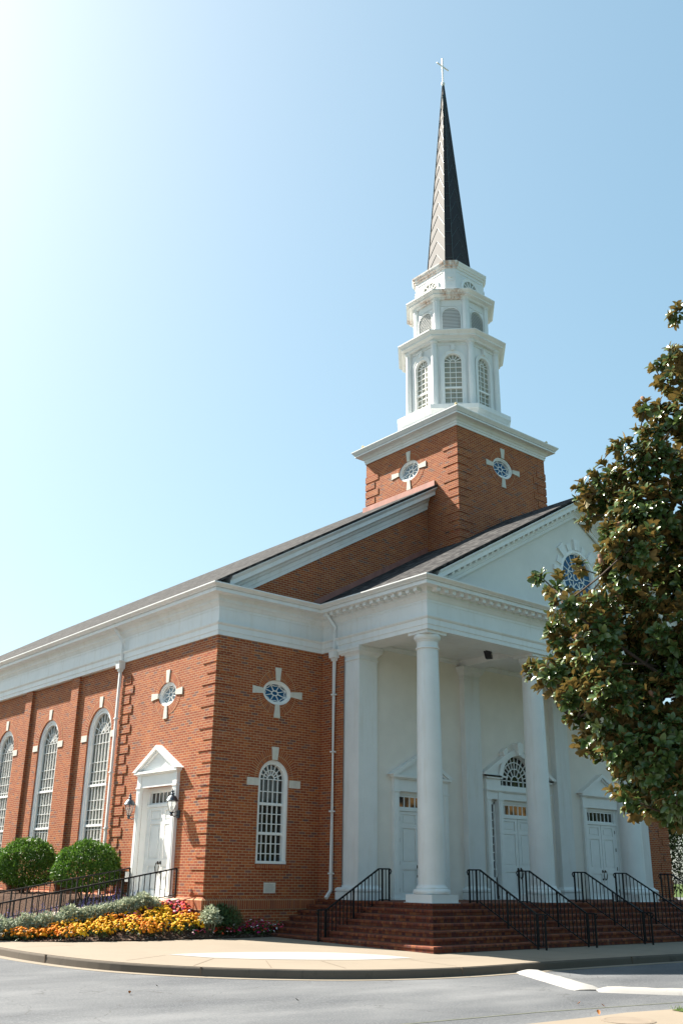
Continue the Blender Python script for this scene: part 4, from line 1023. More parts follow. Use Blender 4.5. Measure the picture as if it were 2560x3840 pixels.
# raised white kerb crossing the road
def hump(P, w, h):
    b = MB(); L = []
    for i, p in enumerate(P):
        a = Vector(P[max(i-1, 0)]); c = Vector(P[min(i+1, len(P)-1)]); t = (c-a).normalized(); n = Vector((-t.y, t.x)); row = []
        for k in range(9):
            s = -1+2*k/8; q = Vector(p)+n*s*w/2; q += Vector((random.uniform(-.012, .012), random.uniform(-.012, .012)))
            row.append(b.bm.verts.new((q.x, q.y, road_z(q.y)-0.01+h*(1-abs(s)**2.6)*(1 if 0 < i < len(P)-1 else 0.3)*random.uniform(0.9, 1.06))))
        L.append(row)
    for r0, r1 in zip(L, L[1:]):
        for k in range(8): b.bm.faces.new((r0[k], r0[k+1], r1[k+1], r1[k]))
    b.bm.faces.new([r for r in L[0]][::-1]) if False else None
    return b.finish('painted_kerb', MAT['whitepaint'], smooth=True, ang=80)
def seg(p, q, n): return [(p[0]+(q[0]-p[0])*i/n, p[1]+(q[1]-p[1])*i/n) for i in range(n+1)]
tag(hump(seg((1.88, -8.70), (0.42, -11.22), 16), 0.60, 0.085), 'white painted raised kerb running from the sidewalk edge out across the road', 'road kerb')
tag(hump(seg((0.52, -11.30), (2.45, -13.35), 14), 0.58, 0.08), 'white painted raised kerb turning right towards the lawn at the picture edge', 'road kerb')
# near verge
sheet('near_pavement', MAT['walk'], [(-5.2, -13.15), (-3.49, -13.17), (-2.2, -13.22), (-1.4, -13.2), (-0.5, -13.36), (8, -14.2), (8, -26), (-6.0, -14.2)], road_z, flat=0.006)
sheet('lawn', MAT['lawn'], [(-0.62, -13.42), (-0.3, -13.42), (8, -14.25), (30, -16), (30, -40), (2, -40), (-0.2, -15.2), (-0.78, -13.9)], road_z, flat=0.014)
b = MB(); P = [(-6, -12.25), (-4.44, -12.37), (-2.48, -12.51), (0.43, -12.95), (2.2, -13.2)]
for p, q in zip(P, P[1:]): strip(p, q, 0.03, road_z, 0.005)
o = b.finish('pavement_joint', plain('mossy_joint', (0.12, 0.13, 0.085), 0.9), fix=False); tag(o, kind='structure')
b = MB(); zc = road_z(-13.7); b.lathe([(0.36, zc+0.003), (0.36, zc+0.012), (0.30, zc+0.016), (0.28, zc+0.012)], -2.12, -13.72, 32)
o = b.finish('manhole_cover', plain('rusty_iron_cover', (0.225, 0.182, 0.14), 0.8, 0.3)); tag(o, 'round rusty iron cover set in the pavement at the bottom right', 'manhole cover')

# ramp beside the side door ---------------------------------------------------
RZ = lambda x: 1.0-0.178*max(0.0, -x-0.1)
ramp = empty('entrance_ramp', (0, 0, 0), 0, 'pale concrete ramp sloping from the white side door down to the sidewalk', 'ramp')
b = MB(); xe = -5.1
b.hull8([(-0.0, 0.98, 1.0), (-0.0, 3.55, 1.0), (-0.0, 3.55, 0.925), (-0.0, 0.98, 0.925)], [(xe, 0.98, RZ(xe)), (xe, 3.55, RZ(xe)), (xe, 3.55, RZ(xe)-0.075), (xe, 0.98, RZ(xe)-0.075)]); b.finish('slab', MAT['ramp'], ramp)
b = MB()
b.hull8([(-0.0, 1.02, 0.925), (-0.0, 3.51, 0.925), (-0.0, 3.51, -0.2), (-0.0, 1.02, -0.2)], [(xe+0.02, 1.02, RZ(xe)-0.077), (xe+0.02, 3.51, RZ(xe)-0.077), (xe+0.02, 3.51, -0.2), (xe+0.02, 1.02, -0.2)]); b.finish('brick_base', MAT['brick'], ramp)
n_ = 4.85
railing('near black railing of the ramp, above the grey plants and yellow flowers', (-0.2, 1.0, 0), PI, [(0, 1.717), (n_, 1.717-0.18*n_)], [(0, 1.085), (n_, 1.085-0.178*n_)], [(0, 1.0), (1.53, 0.72), (3.1, 0.45), (n_-0.1, 0.15)], 0.152, False, 'black iron railings along the ramp')
railing('far black railing of the ramp, in front of the round green bushes', (-0.2, 3.47, 0), PI, [(0, 1.715), (n_, 1.715-0.176*n_)], [(0, 1.085), (n_, 1.085-0.176*n_)], [(0, 1.0), (1.53, 0.72), (3.3, 0.42), (n_-0.1, 0.15)], 0.152, False, 'black iron railings along the ramp')
b = MB(); b.box(-0.34, -0.30, 3.40, 3.425, 1.38, 1.60); b.box(-0.38, -0.26, 3.385, 3.40, 1.36, 1.62); o = b.finish('push_plate', plain('brushed_steel', (0.45, 0.46, 0.47), 0.35, 0.5, 0.8)); tag(o, 'small steel push plate fixed to the end of the far ramp railing', 'push plate')

# wall lanterns ------------------------------------------------------------------
def lantern(loc, label):
    r = empty('wall_lantern', loc, 0, label, 'lantern', 'carriage lanterns beside the side door')
    b = MB(); b.box(0.20, 0.24, -0.05, 0.05, -0.10, 0.10); b.tube([(0.22, 0, -0.02), (0.10, 0, -0.06), (0.0, 0, -0.03), (0.0, 0, 0.02)], 0.014, 6); b.tube([(0.22, 0, 0.05), (0.12, 0, 0.06), (0.04, 0, 0.02)], 0.010, 6)
    b.lathe([(0.01, -0.06), (0.03, -0.04), (0.045, -0.01), (0.03, 0.02), (0.055, 0.035), (0.055, 0.05)], n=12); b.finish('bracket', MAT['lantern'], r, smooth=True)
    b = MB(); b.lathe([(0.055, 0.05), (0.09, 0.14), (0.118, 0.24), (0.13, 0.33)], n=16, cap=False); b.finish('lamp_glass', MAT['clear'], r, smooth=True)
    b = MB()
    for i in range(6):
        a = 2*PI*i/6; c, s = math.cos(a), math.sin(a); b.tube([(0.056*c, 0.056*s, 0.05), (0.092*c, 0.092*s, 0.14), (0.12*c, 0.12*s, 0.24), (0.132*c, 0.132*s, 0.33)], 0.007, 4)
    b.finish('cage', MAT['lantern'], r)
    b = MB(); b.lathe([(0.16, 0.325), (0.165, 0.34), (0.15, 0.36), (0.13, 0.40), (0.09, 0.45), (0.05, 0.475), (0.035, 0.49), (0.05, 0.51), (0.045, 0.53), (0.025, 0.545), (0.042, 0.57), (0.036, 0.595), (0.014, 0.61), (0.010, 0.65)], n=20); b.finish('lantern_cap', MAT['lantern'], r, smooth=True)
    b = MB()
    for i in range(3): a = 2*PI*i/3; b.tube([(0.03*math.cos(a), 0.03*math.sin(a), 0.06), (0.03*math.cos(a), 0.03*math.sin(a), 0.20)], 0.009, 6)
    b.finish('candle_tube', MAT['trim2'], r)
    return r
la = lantern((-0.245, 1.40, 3.075), 'grey metal carriage lantern right of the white side door')
lb = copy_tree(la, None, (-0.245, 3.72, 3.075)); lb['label'] = 'grey metal carriage lantern left of the white side door'

# floodlight under the portico ceiling
fl = empty('floodlight', (7.39, -3.16, 7.925), 0.5, 'small black floodlight fixed under the white portico ceiling', 'floodlight')
b = MB(); b.box(-0.17, 0.13, -0.06, 0.06, -0.015, 0.0); b.box(-0.03, 0.03, -0.03, 0.03, -0.05, -0.015); b.finish('mount', MAT['dark'], fl)
b = MB(); b.hull8([(-0.12, -0.10, -0.05), (0.12, -0.10, -0.05), (0.12, 0.10, -0.05), (-0.12, 0.10, -0.05)], [(-0.09, -0.12, -0.26), (0.10, -0.12, -0.26), (0.10, 0.06, -0.26), (-0.09, 0.06, -0.26)]); b.finish('lamp_body', MAT['dark'], fl)
b = MB(); b.hull8([(-0.06, -0.118, -0.15), (0.07, -0.118, -0.15), (0.07, -0.116, -0.10), (-0.06, -0.116, -0.10)], [(-0.06, -0.124, -0.15), (0.07, -0.124, -0.15), (0.07, -0.122, -0.10), (-0.06, -0.122, -0.10)]); b.finish('lens', plain('lens_grey', (0.45, 0.43, 0.40), 0.3), fl)

# ================================================================== PLANTING
def mesh_np(name, V, F, mat, smooth=False):
    me = bpy.data.meshes.new(name); me.vertices.add(len(V)); me.vertices.foreach_set('co', np.asarray(V, np.float32).ravel())
    k = F.shape[1]; me.loops.add(F.size); me.loops.foreach_set('vertex_index', F.ravel().astype(np.int32))
    me.polygons.add(len(F)); me.polygons.foreach_set('loop_start', np.arange(0, F.size, k, dtype=np.int32)); me.polygons.foreach_set('loop_total', np.full(len(F), k, np.int32))
    me.update(calc_edges=True)
    if smooth: me.polygons.foreach_set('use_smooth', np.ones(len(F), bool))
    me.materials.append(mat); return me
def link_me(name, me, parent=None, loc=None, rz=None):
    o = bpy.data.objects.new(name, me); COL.objects.link(o)
    if parent is not None: o.parent = parent
    if loc is not None: o.location = loc
    if rz is not None: o.rotation_euler = (0, 0, rz)
    return o
def unit(v): return v/np.maximum(np.linalg.norm(v, axis=-1, keepdims=True), 1e-9)
def leaves(P, D, N, L, Wd, fold=0.25, droop=0.25):
    """P base (n,3), D direction, N top-face normal -> verts, tris"""
    n = len(P); D = unit(D); S = unit(np.cross(D, N)); N = np.cross(S, D); L = np.broadcast_to(L, n)[:, None]; Wd = np.broadcast_to(Wd, n)[:, None]
    def pt(t, s, h): return P+D*L*t+S*Wd*s+N*(h*L)
    rows = [(0.30, 0.30), (0.60, 0.47), (0.86, 0.33)]; vs = [pt(0, 0, 0)]
    for t, w in rows:
        h = -droop*t*t*0.85; vs += [pt(t, w, fold*0.2*w/0.4+h), pt(t, 0, h), pt(t, -w, fold*0.2*w/0.4+h)]
    vs.append(pt(1.0, 0, -droop*0.95)); V = np.stack(vs, 1)
    tri = [(0, 1, 2), (0, 2, 3)]
    for k in (1, 4): tri += [(k, k+3, k+1), (k+3, k+4, k+1), (k+1, k+4, k+2), (k+4, k+5, k+2)]
    tri += [(7, 10, 8), (8, 10, 9)]; tri = np.array(tri)
    F = (np.arange(n)[:, None, None]*11+tri[None]).reshape(-1, 3)
    return V.reshape(-1, 3), F
def small_leaves(P, D, N, L, Wd):
    n = len(P); D = unit(D); S = unit(np.cross(D, N)); N = np.cross(S, D); L = np.broadcast_to(L, n)[:, None]; Wd = np.broadcast_to(Wd, n)[:, None]
    V = np.stack([P, P+D*L*0.5+S*Wd*0.5+N*L*0.06, P+D*L-N*L*0.12, P+D*L*0.5-S*Wd*0.5+N*L*0.06], 1)
    F = (np.arange(n)[:, None]*4+np.array([0, 1, 2, 3])[None])
    return V.reshape(-1, 3), F
def rdir(n): return unit(RNG.normal(size=(n, 3)))

# magnolia ------------------------------------------------------------------------
CL = np.array([[0.84, -14.04, 11.61, 0.18], [0.89, -14.0, 10.79, 0.32], [1.7, -13.07, 11.19, 0.21], [1.49, -13.43, 10.67, 0.32], [0.33, -13.42, 9.71, 0.17], [1.05, -13.33, 9.82, 0.26], [1.16, -13.64, 9.74, 0.38], [0.47, -13.4, 9.09, 0.31], [1.46, -13.28, 9.24, 0.44], [0.05, -13.02, 8.95, 0.19], [0.5, -13.1, 8.64, 0.4], [0.99, -13.33, 8.49, 0.52], [0.34, -12.49, 8.62, 0.3], [0.31, -12.01, 8.43, 0.22], [0.7, -12.05, 8.36, 0.3], [1.12, -12.25, 8.47, 0.45], [0.38, -13.25, 7.73, 0.51], [1.27, -13.3, 7.89, 0.53], [0.51, -11.95, 8.02, 0.19], [0.11, -12.6, 7.43, 0.21], [-0.24, -13.31, 6.97, 0.43], [1.61, -12.79, 7.37, 0.6], [0.09, -12.56, 6.96, 0.21], [0.11, -12.85, 6.63, 0.4], [1.32, -12.68, 6.66, 0.59], [1.14, -13.32, 6.49, 0.48], [-0.44, -11.44, 6.75, 0.14], [0.17, -11.32, 6.72, 0.23], [-0.85, -12.19, 6.0, 0.25], [0.35, -11.72, 7.03, 0.12], [-0.14, -12.07, 6.06, 0.25], [-0.34, -12.62, 6.08, 0.28], [-0.02, -11.41, 5.93, 0.2], [0.58, -11.37, 5.91, 0.33], [-0.37, -12.57, 5.59, 0.4], [0.58, -12.53, 5.9, 0.53], [0.42, -13.26, 5.65, 0.56], [0.07, -11.29, 5.69, 0.16], [0.17, -11.47, 5.53, 0.26], [-0.44, -12.46, 5.14, 0.41], [0.79, -12.22, 5.36, 0.54], [0.88, -12.8, 5.18, 0.58], [1.21, -13.13, 5.33, 0.48], [-0.07, -10.9, 5.14, 0.18], [-0.48, -11.52, 4.99, 0.23], [0.15, -11.35, 4.96, 0.31], [0.4, -11.61, 5.0, 0.37], [-0.5, -12.72, 4.55, 0.45], [0.96, -12.36, 4.69, 0.59], [0.6, -13.21, 4.45, 0.52], [-0.41, -11.45, 4.78, 0.17], [-0.69, -12.05, 4.5, 0.19], [0.3, -11.69, 4.41, 0.25], [-0.21, -12.53, 4.12, 0.39], [0.96, -12.3, 4.14, 0.54], [0.37, -13.27, 3.8, 0.51], [-0.03, -11.68, 4.19, 0.13], [-0.2, -11.92, 3.81, 0.21], [0.3, -11.93, 3.74, 0.27], [-0.27, -12.72, 3.58, 0.34], [-0.01, -13.08, 3.45, 0.46], [1.15, -12.88, 3.38, 0.49], [0.66, -11.97, 3.41, 0.17], [0.52, -12.31, 3.15, 0.22], [1.29, -12.24, 3.12, 0.33], [0.26, -13.33, 2.87, 0.37], [0.77, -11.82, 3.0, 0.12], [-0.15, -12.64, 2.84, 0.13], [1.19, -12.01, 2.83, 0.25], [0.9, -12.61, 2.71, 0.27], [1.06, -12.85, 2.64, 0.29], [-0.02, -12.9, 7.05, 0.26], [0.05, -12.8, 7.30, 0.26], [-0.05, -12.7, 6.75, 0.24], [0.25, -12.9, 7.9, 0.3]])
TB = np.array([3.4, -15.2])
ex = []
while len(ex) < 190:                                  # the rest of the crown, filled through to the far side
    p = rdir(1)[0]*np.array([3.5, 3.5, 4.3])*RNG.uniform(0.15, 1.0)**0.45+np.array([2.9, -14.9, 6.9])
    if p[2] > 2.7 and (p[0]-p[1]) > 15.35+max(0, p[2]-9.0)*0.35: ex.append([*p, RNG.uniform(0.4, 0.68)])
CL = np.vstack([CL, np.array(ex)])
tree = empty('magnolia_tree', (TB[0], TB[1], road_z(-15.2)), 0, 'large magnolia tree with glossy leaves brown beneath, in front of the portico', 'tree')
off = np.array([TB[0], TB[1], road_z(-15.2)])
P_, D_, N_, L_ = [], [], [], []
for i, (x, y, z, r) in enumerate(CL):
    c = np.array([x, y, z]); vis = i < 75
    n = int(max(5, (60 if vis else 24)*(r/0.45)**2.0))
    q = rdir(n); rad = r*RNG.uniform(0.35, 1.0, (n, 1))**0.6; p = c+q*rad
    out = unit(c-np.array([3.2, -15.2, z-0.8])); ax = unit(q*0.8+out*0.4+np.array([0, 0, 0.55])+RNG.normal(size=(n, 3))*0.25)
    for k in range(8):
        a = 2*PI*k/8*1.618+RNG.uniform(0, 1.0, n); h = np.cross(ax, np.array([0.3, 0.2, 1.0])); e1 = unit(h); e2 = np.cross(ax, e1)
        rd = e1*np.cos(a)[:, None]+e2*np.sin(a)[:, None]; el = RNG.uniform(0.35, 1.3, n)[:, None]
        P_.append(p-ax*0.06*k/8); D_.append(rd*np.cos(el)+ax*np.sin(el)); N_.append(ax*np.cos(el)-rd*np.sin(el)); L_.append(RNG.uniform(0.13, 0.205, n))
P_ = np.vstack(P_)-off; D_ = np.vstack(D_); N_ = np.vstack(N_); L_ = np.concatenate(L_)
D_ = unit(D_+RNG.normal(size=D_.shape)*0.12-np.array([0, 0, 0.12]))
V, F = leaves(P_, D_, N_, L_, L_*0.56, 0.5, 0.26)
link_me('crown', mesh_np('crown', V, F, MAT['magnolia']), tree)
b = MB(); b.tube([(0, 0, -0.2), (0.03, 0.05, 0.5), (0.0, 0.0, 2.5), (-0.08, 0.1, 5.0), (0.05, 0.0, 8.0), (0.0, 0.1, 11.5)], 0.24, 10, 0.05); b.finish('trunk', MAT['bark'], tree, smooth=True)
b = MB(); Q = CL[:, :3]-off; sel = [int(np.argmin(Q[:, 0]))]
while len(sel) < 26: sel.append(int(np.argmax(np.min(np.linalg.norm(Q[:, None]-Q[sel][None], axis=2), axis=1))))
limb_pts = []
for i in sel:
    c = Vector(Q[i]); h = max(1.0, c.z*0.8-0.42*math.hypot(c.x, c.y)); a = Vector((0, 0, h)); m = a.lerp(c, 0.5)+Vector((random.uniform(-.25, .25), random.uniform(-.25, .25), -0.05*(c-a).length))
    L = [a*(1-t)**2+m*2*t*(1-t)+c*t*t for t in np.linspace(0, 1, 9)]
    b.tube(L, 0.075, 6, 0.014); limb_pts += [np.array(p) for p in L[3:]]
limb_pts = np.array(limb_pts)
for i in range(len(Q)):
    if i in sel: continue
    d_ = np.linalg.norm(limb_pts-Q[i], axis=1)+np.where(limb_pts[:, 2] > Q[i, 2]+0.2, 1.5, 0); p = Vector(limb_pts[int(np.argmin(d_))]); c = Vector(Q[i])
    m = p.lerp(c, 0.5)+Vector((random.uniform(-.12, .12), random.uniform(-.12, .12), -0.08)); b.tube([p, m, c], 0.022, 5, 0.010)
b.finish('limbs', MAT['bark'], tree, smooth=True)
PODS = [[-0.61, -12.49, 7.05, 0], [-0.05, -13.15, 6.62, 0], [-0.79, -12.27, 5.47, 0], [-0.05, -13.15, 4.42, 0], [-0.07, -13.13, 2.84, 0], [0.05, -13.26, 2.81, 0], [-0.15, -13.03, 2.78, 0], [-0.45, -12.67, 6.74, 0], [0.24, -13.5, 10.12, 0], [-0.42, -12.71, 7.23, 0], [-0.65, -12.44, 6.84, 0], [-0.44, -12.69, 5.35, 1], [-0.18, -13.0, 6.15, 0], [-0.21, -12.96, 7.46, 0]]
b = MB(); b.lathe([(0.012, -0.01), (0.02, 0.0), (0.034, 0.03), (0.038, 0.06), (0.03, 0.095), (0.012, 0.115)], n=12); pod = b.finish('seed_pod', MAT['pod'], tree, smooth=True)
for i, (x, y, z, k) in enumerate(PODS):
    dd_ = np.linalg.norm(CL[:75, :3]-np.array([x, y, z]), axis=1)-CL[:75, 3]; j = int(np.argmin(dd_)); vv = np.array([x, y, z])-CL[j, :3]; x, y, z = CL[j, :3]+unit(vv)*min(np.linalg.norm(vv), CL[j, 3]*0.98)
    o = pod if i == 0 else pod.copy()
    if i: COL.objects.link(o); o.parent = tree
    if k: o.data = pod.data.copy(); o.data.materials[0] = MAT['redpod']; o['label'] = 'open pod with red seeds'
    o.location = (x-off[0], y-off[1], z-off[2]); o.rotation_euler = (random.uniform(-.9, .9), random.uniform(-.9, .9), 0)

# round shrubs --------------------------------------------------------------------------
def shrub_mesh(r, h, n):
    q = rdir(n); q[:, 2] = np.abs(q[:, 2])*np.where(RNG.random(n) < 0.30, -0.55, 1)
    k = np.power(np.abs(q[:, :2]).max(1), 0.2)
    bumpy = 1+0.04*np.sin(q[:, 0]*7+1)*np.sin(q[:, 1]*6)+0.03*np.sin(q[:, 2]*9+q[:, 0]*5)+0.09*(RNG.random(n) < 0.02)
    rad = (RNG.uniform(0.55, 1.0, n)**0.35*bumpy)[:, None]
    rad = rad*(1+0.025*np.sin(q[:, :1]*17+3)*np.cos(q[:, 1:2]*15)); P = q*rad*np.array([r, r, h*0.56])+np.array([0, 0, h*0.46])
    D = unit(q*0.7+RNG.normal(size=(n, 3))*0.55+np.array([0, 0, 0.35])); N = unit(q+RNG.normal(size=(n, 3))*0.5+np.array([0, 0, 0.4]))
    V, F = small_leaves(P, D, N, RNG.uniform(0.05, 0.085, n), RNG.uniform(0.028, 0.042, n))
    return mesh_np('foliage', V, F, MAT['shrub'])
sm = shrub_mesh(0.90, 1.50, 15000)
shl = ['round clipped green bush beside the white side door, right of the other bushes', 'round clipped green bush behind the ramp, below the second tall window', 'round clipped green bush cut off by the left picture edge']
b = MB()
for i in range(7): a = 2*PI*i/7; b.tube([(0.05*math.cos(a), 0.05*math.sin(a), -0.1), (0.22*math.cos(a), 0.22*math.sin(a), 0.3), (0.45*math.cos(a), 0.45*math.sin(a), 0.8)], 0.02, 5)
stem = b.finish('stem', MAT['bark'])
for i, (x, y, z, s, dsc) in enumerate(((-0.95, 4.55, 0.86, 1.02, shl[0]), (-0.98, 8.55, 0.90, 1.07, shl[1]), (-0.98, 12.3, 0.88, 1.07, shl[2]))):
    t = empty('round_shrub', (x, y, z), i*1.3, dsc, 'bush', 'round bushes along the side wall'); t.scale = (s, s, s)
    link_me('foliage', sm, t)
    st_ = stem if i == 0 else stem.copy()
    if i: COL.objects.link(st_)
    st_.parent = t

# beds ----------------------------------------------------------------------------------
ye_pts = [(-5.0, 1.5), (-4.8, 0.95), (-4.6, 0.5), (-4.3, 0.15), (-3.7, -0.2), (-2.9, -0.42), (-2.0, -0.58), (-0.7, -0.56), (0.33, -0.62), (1.5, -0.58), (2.4, -0.42)]
def ye(x): return float(np.interp(x, [p[0] for p in ye_pts], [p[1] for p in ye_pts]))
def hA(x, y):
    e = ye(x); t = min(1, max(0, (y-e)/(0.99-e))) if e < 0.95 else 1.0
    z1 = max(RZ(x)-0.10, G(0)+0.03); z1 = min(z1, 0.84)
    return G(0)+0.02+(z1-G(0)-0.02)*t**0.85
def hB(x, y):
    e = ye(x); t = min(1, max(0, (y-e)/(-0.05-e))); return G(0)+0.015+0.13*t
def hC(x, y):
    t = min(1, max(0, (y-3.5)/2.5)); a = RZ(x)-0.06; return a+(max(1.0, a)-a)*t*0.9
b = MB()
def grid(xs, y0, y1, n, h, wob=0.012):
    L = [[b.bm.verts.new((x, y0(x)+(y1(x)-y0(x))*j/n, h(x, y0(x)+(y1(x)-y0(x))*j/n)+random.uniform(-wob, wob)*(0 < j))) for j in range(n+1)] for x in xs]
    for r0, r1 in zip(L, L[1:]):
        for j in range(n): b.bm.faces.new((r0[j], r1[j], r1[j+1], r0[j+1]))
grid(np.linspace(-4.9, 0.02, 70), ye, lambda x: max(1.03, ye(x)+0.01), 24, hA)
grid(np.linspace(-0.08, 2.4, 40), ye, lambda x: -0.04, 10, hB)
grid(np.linspace(-5.3, 0.1, 50), lambda x: 3.50, lambda x: 16, 60, hC, 0.02)
o = b.finish('mulch_bed', MAT['mulch'], smooth=True); tag(o, kind='structure')
# mulch chips along the edge
n = 900; x = RNG.uniform(-4.6, 2.2, n); y = np.array([ye(a) for a in x])+np.abs(RNG.normal(0, 0.16, n))-0.03
P = np.stack([x, y, np.array([(hA if a < 0 else hB)(a, c) for a, c in zip(x, y)])+0.012], 1); V, F = small_leaves(P, rdir(n)*np.array([1, 1, 0.25]), np.tile([0, 0, 1.0], (n, 1))+RNG.normal(size=(n, 3))*0.3, RNG.uniform(0.03, 0.09, n), RNG.uniform(0.012, 0.03, n))
o = link_me('mulch_chips', mesh_np('mulch_chips', V, F, leaf_mat('bark_chip', (0.12, 0.075, 0.05), (0.42, 0.33, 0.27), None, 0.9, 0.1))); tag(o, kind='stuff')

def domes(P, N, r, flat):
    """flower heads: little 7-sided domes"""
    n = len(P); N = unit(N); S = unit(np.cross(N, np.array([0.31, 0.77, 0.2]))); T = np.cross(N, S); r = np.broadcast_to(r, n)[:, None]; k = 7; rows = [P+N*r*flat]
    for ring, (rr, hh) in enumerate(((0.75, 0.62), (1.0, 0.05))):
        for i in range(k):
            a = 2*PI*(i+0.5*ring)/k; w = r*rr*RNG.uniform(0.85, 1.12, (n, 1)); rows.append(P+S*np.cos(a)*w+T*np.sin(a)*w+N*r*flat*hh)
    V = np.stack(rows, 1); m = 1+2*k; tri = [(0, 1+i, 1+(i+1) % k) for i in range(k)]
    for i in range(k): a, c = 1+i, 1+(i+1) % k; d, e = 1+k+i, 1+k+(i+1) % k; tri += [(a, d, c), (c, d, e)]
    F = (np.arange(n)[:, None, None]*m+np.array(tri)[None]).reshape(-1, 3); return V.reshape(-1, 3), F
def bed_plants(pts, r, h, nh, nl, hr, flat, tri_up=0.6):
    HP, HN, LP, LD, LN = [], [], [], [], []
    for (x, y, z) in pts:
        s = RNG.uniform(0.75, 1.2); q = rdir(nh); q[:, 2] = np.abs(q[:, 2])*0.9+0.12; q = unit(q)
        HP.append(np.array([x, y, z+0.05])+q*np.array([r, r, h])*s*RNG.uniform(0.88, 1.08, (nh, 1))); HN.append(unit(q*0.7+np.array([0, 0, tri_up])+RNG.normal(size=(nh, 3))*0.2))
        q = rdir(nl); q[:, 2] = np.abs(q[:, 2]); LP.append(np.array([x, y, z+0.02])+q*np.array([r, r, h])*s*RNG.uniform(0.3, 1.0, (nl, 1))); LD.append(unit(q+RNG.normal(size=(nl, 3))*0.6)); LN.append(unit(q*0.5+np.array([0, 0, 1.0])+RNG.normal(size=(nl, 3))*0.4))
    return [np.vstack(a) for a in (HP, HN, LP, LD, LN)]
def jitter_pts(x0, x1, y0, y1, sp, keep, h):
    out = []
    for x in np.arange(x0, x1, sp):
        for y in np.arange(y0, y1, sp):
            a, c = x+RNG.uniform(-.4, .4)*sp, y+RNG.uniform(-.4, .4)*sp
            if keep(a, c): out.append((a, c, h(a, c)))
    return out
edge = lambda a, c, m=0.12: c > ye(a)+(m if a > -4.0 else 0.03)
pinkzone = lambda a, c: (a > -1.15 and c > 0.5+0.2*math.sin(a*5)) or (a > -0.40 and c > 0.1) or ((a+1.75)**2+(c-0.35)**2 < 0.05)
mg = jitter_pts(-4.65, 0.05, -0.6, 0.72, 0.235, lambda a, c: edge(a, c) and a < -0.02 and not pinkzone(a, c) and (a > -4.2 or c < 0.75), hA)
om = [p for p in mg if math.sin(p[0]*2.3+1.1)*math.cos(p[1]*3.1+p[0])+RNG.uniform(-.45, .45) > 0.34 or p[0] < -4.25]; ym = [p for p in mg if p not in om]
LPs, LDs, LNs = [], [], []
for nm, pts, mt in (('marigold_bed', ym, 'yellow'), ('marigold_bed', om, 'orange')):
    HP, HN, LP, LD, LN = bed_plants(pts, 0.145, 0.20, 24, 60, 0.03, 0.8); V, F = domes(HP, HN, RNG.uniform(0.028, 0.045, len(HP)), 0.75)
    tag(link_me(nm, mesh_np(nm, V, F, MAT[mt])), kind='stuff'); LPs.append(LP); LDs.append(LD); LNs.append(LN)
pk = jitter_pts(-1.9, -0.12, -0.5, 0.93, 0.19, lambda a, c: edge(a, c, 0.15) and pinkzone(a, c), hA)
HP, HN, LP, LD, LN = bed_plants(pk, 0.14, 0.17, 24, 55, 0.03, 0.25); V, F = domes(HP, HN, RNG.uniform(0.026, 0.042, len(HP)), 0.22); tag(link_me('impatiens_bed', mesh_np('impatiens_bed', V, F, MAT['pinks'])), kind='stuff'); LPs.append(LP); LDs.append(LD); LNs.append(LN)
sc_ = jitter_pts(-0.35, 0.75, -0.62, -0.2, 0.2, lambda a, c: edge(a, c, 0.06), hB)
HP, HN, LP, LD, LN = bed_plants(sc_, 0.12, 0.12, 9, 45, 0.03, 0.3); V, F = domes(HP, HN, RNG.uniform(0.022, 0.034, len(HP)), 0.3); tag(link_me('impatiens_bed', mesh_np('impatiens_bed', V, F, MAT['pinks'])), kind='stuff'); LPs.append(LP); LDs.append(LD); LNs.append(LN)
mq = jitter_pts(0.75, 2.2, -0.62, -0.1, 0.2, lambda a, c: edge(a, c, 0.06), hB)
HP, HN, LP, LD, LN = bed_plants(mq, 0.15, 0.26, 22, 70, 0.03, 0.25); V, F = domes(HP, HN, RNG.uniform(0.02, 0.034, len(HP)), 0.22); tag(link_me('impatiens_bed', mesh_np('impatiens_bed', V, F, MAT['magentas'])), kind='stuff'); LPs.append(LP); LDs.append(LD); LNs.append(LN)
LP, LD, LN = np.vstack(LPs), np.vstack(LDs), np.vstack(LNs); n = len(LP)
V, F = small_leaves(LP, LD, LN, RNG.uniform(0.04, 0.08, n), RNG.uniform(0.016, 0.032, n)); tag(link_me('bedding_foliage', mesh_np('bedding_foliage', V, F, MAT['green_leaf'])), kind='stuff')

# grey leafy plants along the ramp, salvia behind, shrubs at the corner
def bushlet(n, r, h, L, Wd, mat, low=0.35):
    q = rdir(n); q[:, 2] = np.abs(q[:, 2]); P = q*np.array([r, r, h*(1-low)])*(RNG.uniform(0.25, 1, (n, 1))**0.6)+np.array([0, 0, h*low])
    D = unit(q*0.6+RNG.normal(size=(n, 3))*0.5+np.array([0, 0, 0.15])); V, F = small_leaves(P, D, unit(q*0.4+np.array([0, 0, 1])+RNG.normal(size=(n, 3))*0.4), RNG.uniform(L*0.7, L*1.2, n), RNG.uniform(Wd*0.7, Wd*1.2, n))
    return mesh_np('foliage', V, F, mat)
gm = [bushlet(620, 0.25, 0.44, 0.085, 0.034, MAT['grey_leaf'], 0.42) for _ in range(3)]
b = MB()
for i in range(9): a = 2*PI*i/9; b.tube([(0.06*math.cos(a), 0.06*math.sin(a), -0.05), (0.14*math.cos(a), 0.14*math.sin(a), 0.25)], 0.006, 4)
gstem = b.finish('stem', MAT['grey_leaf']); gsm = gstem.data; bpy.data.objects.remove(gstem)
i = 0
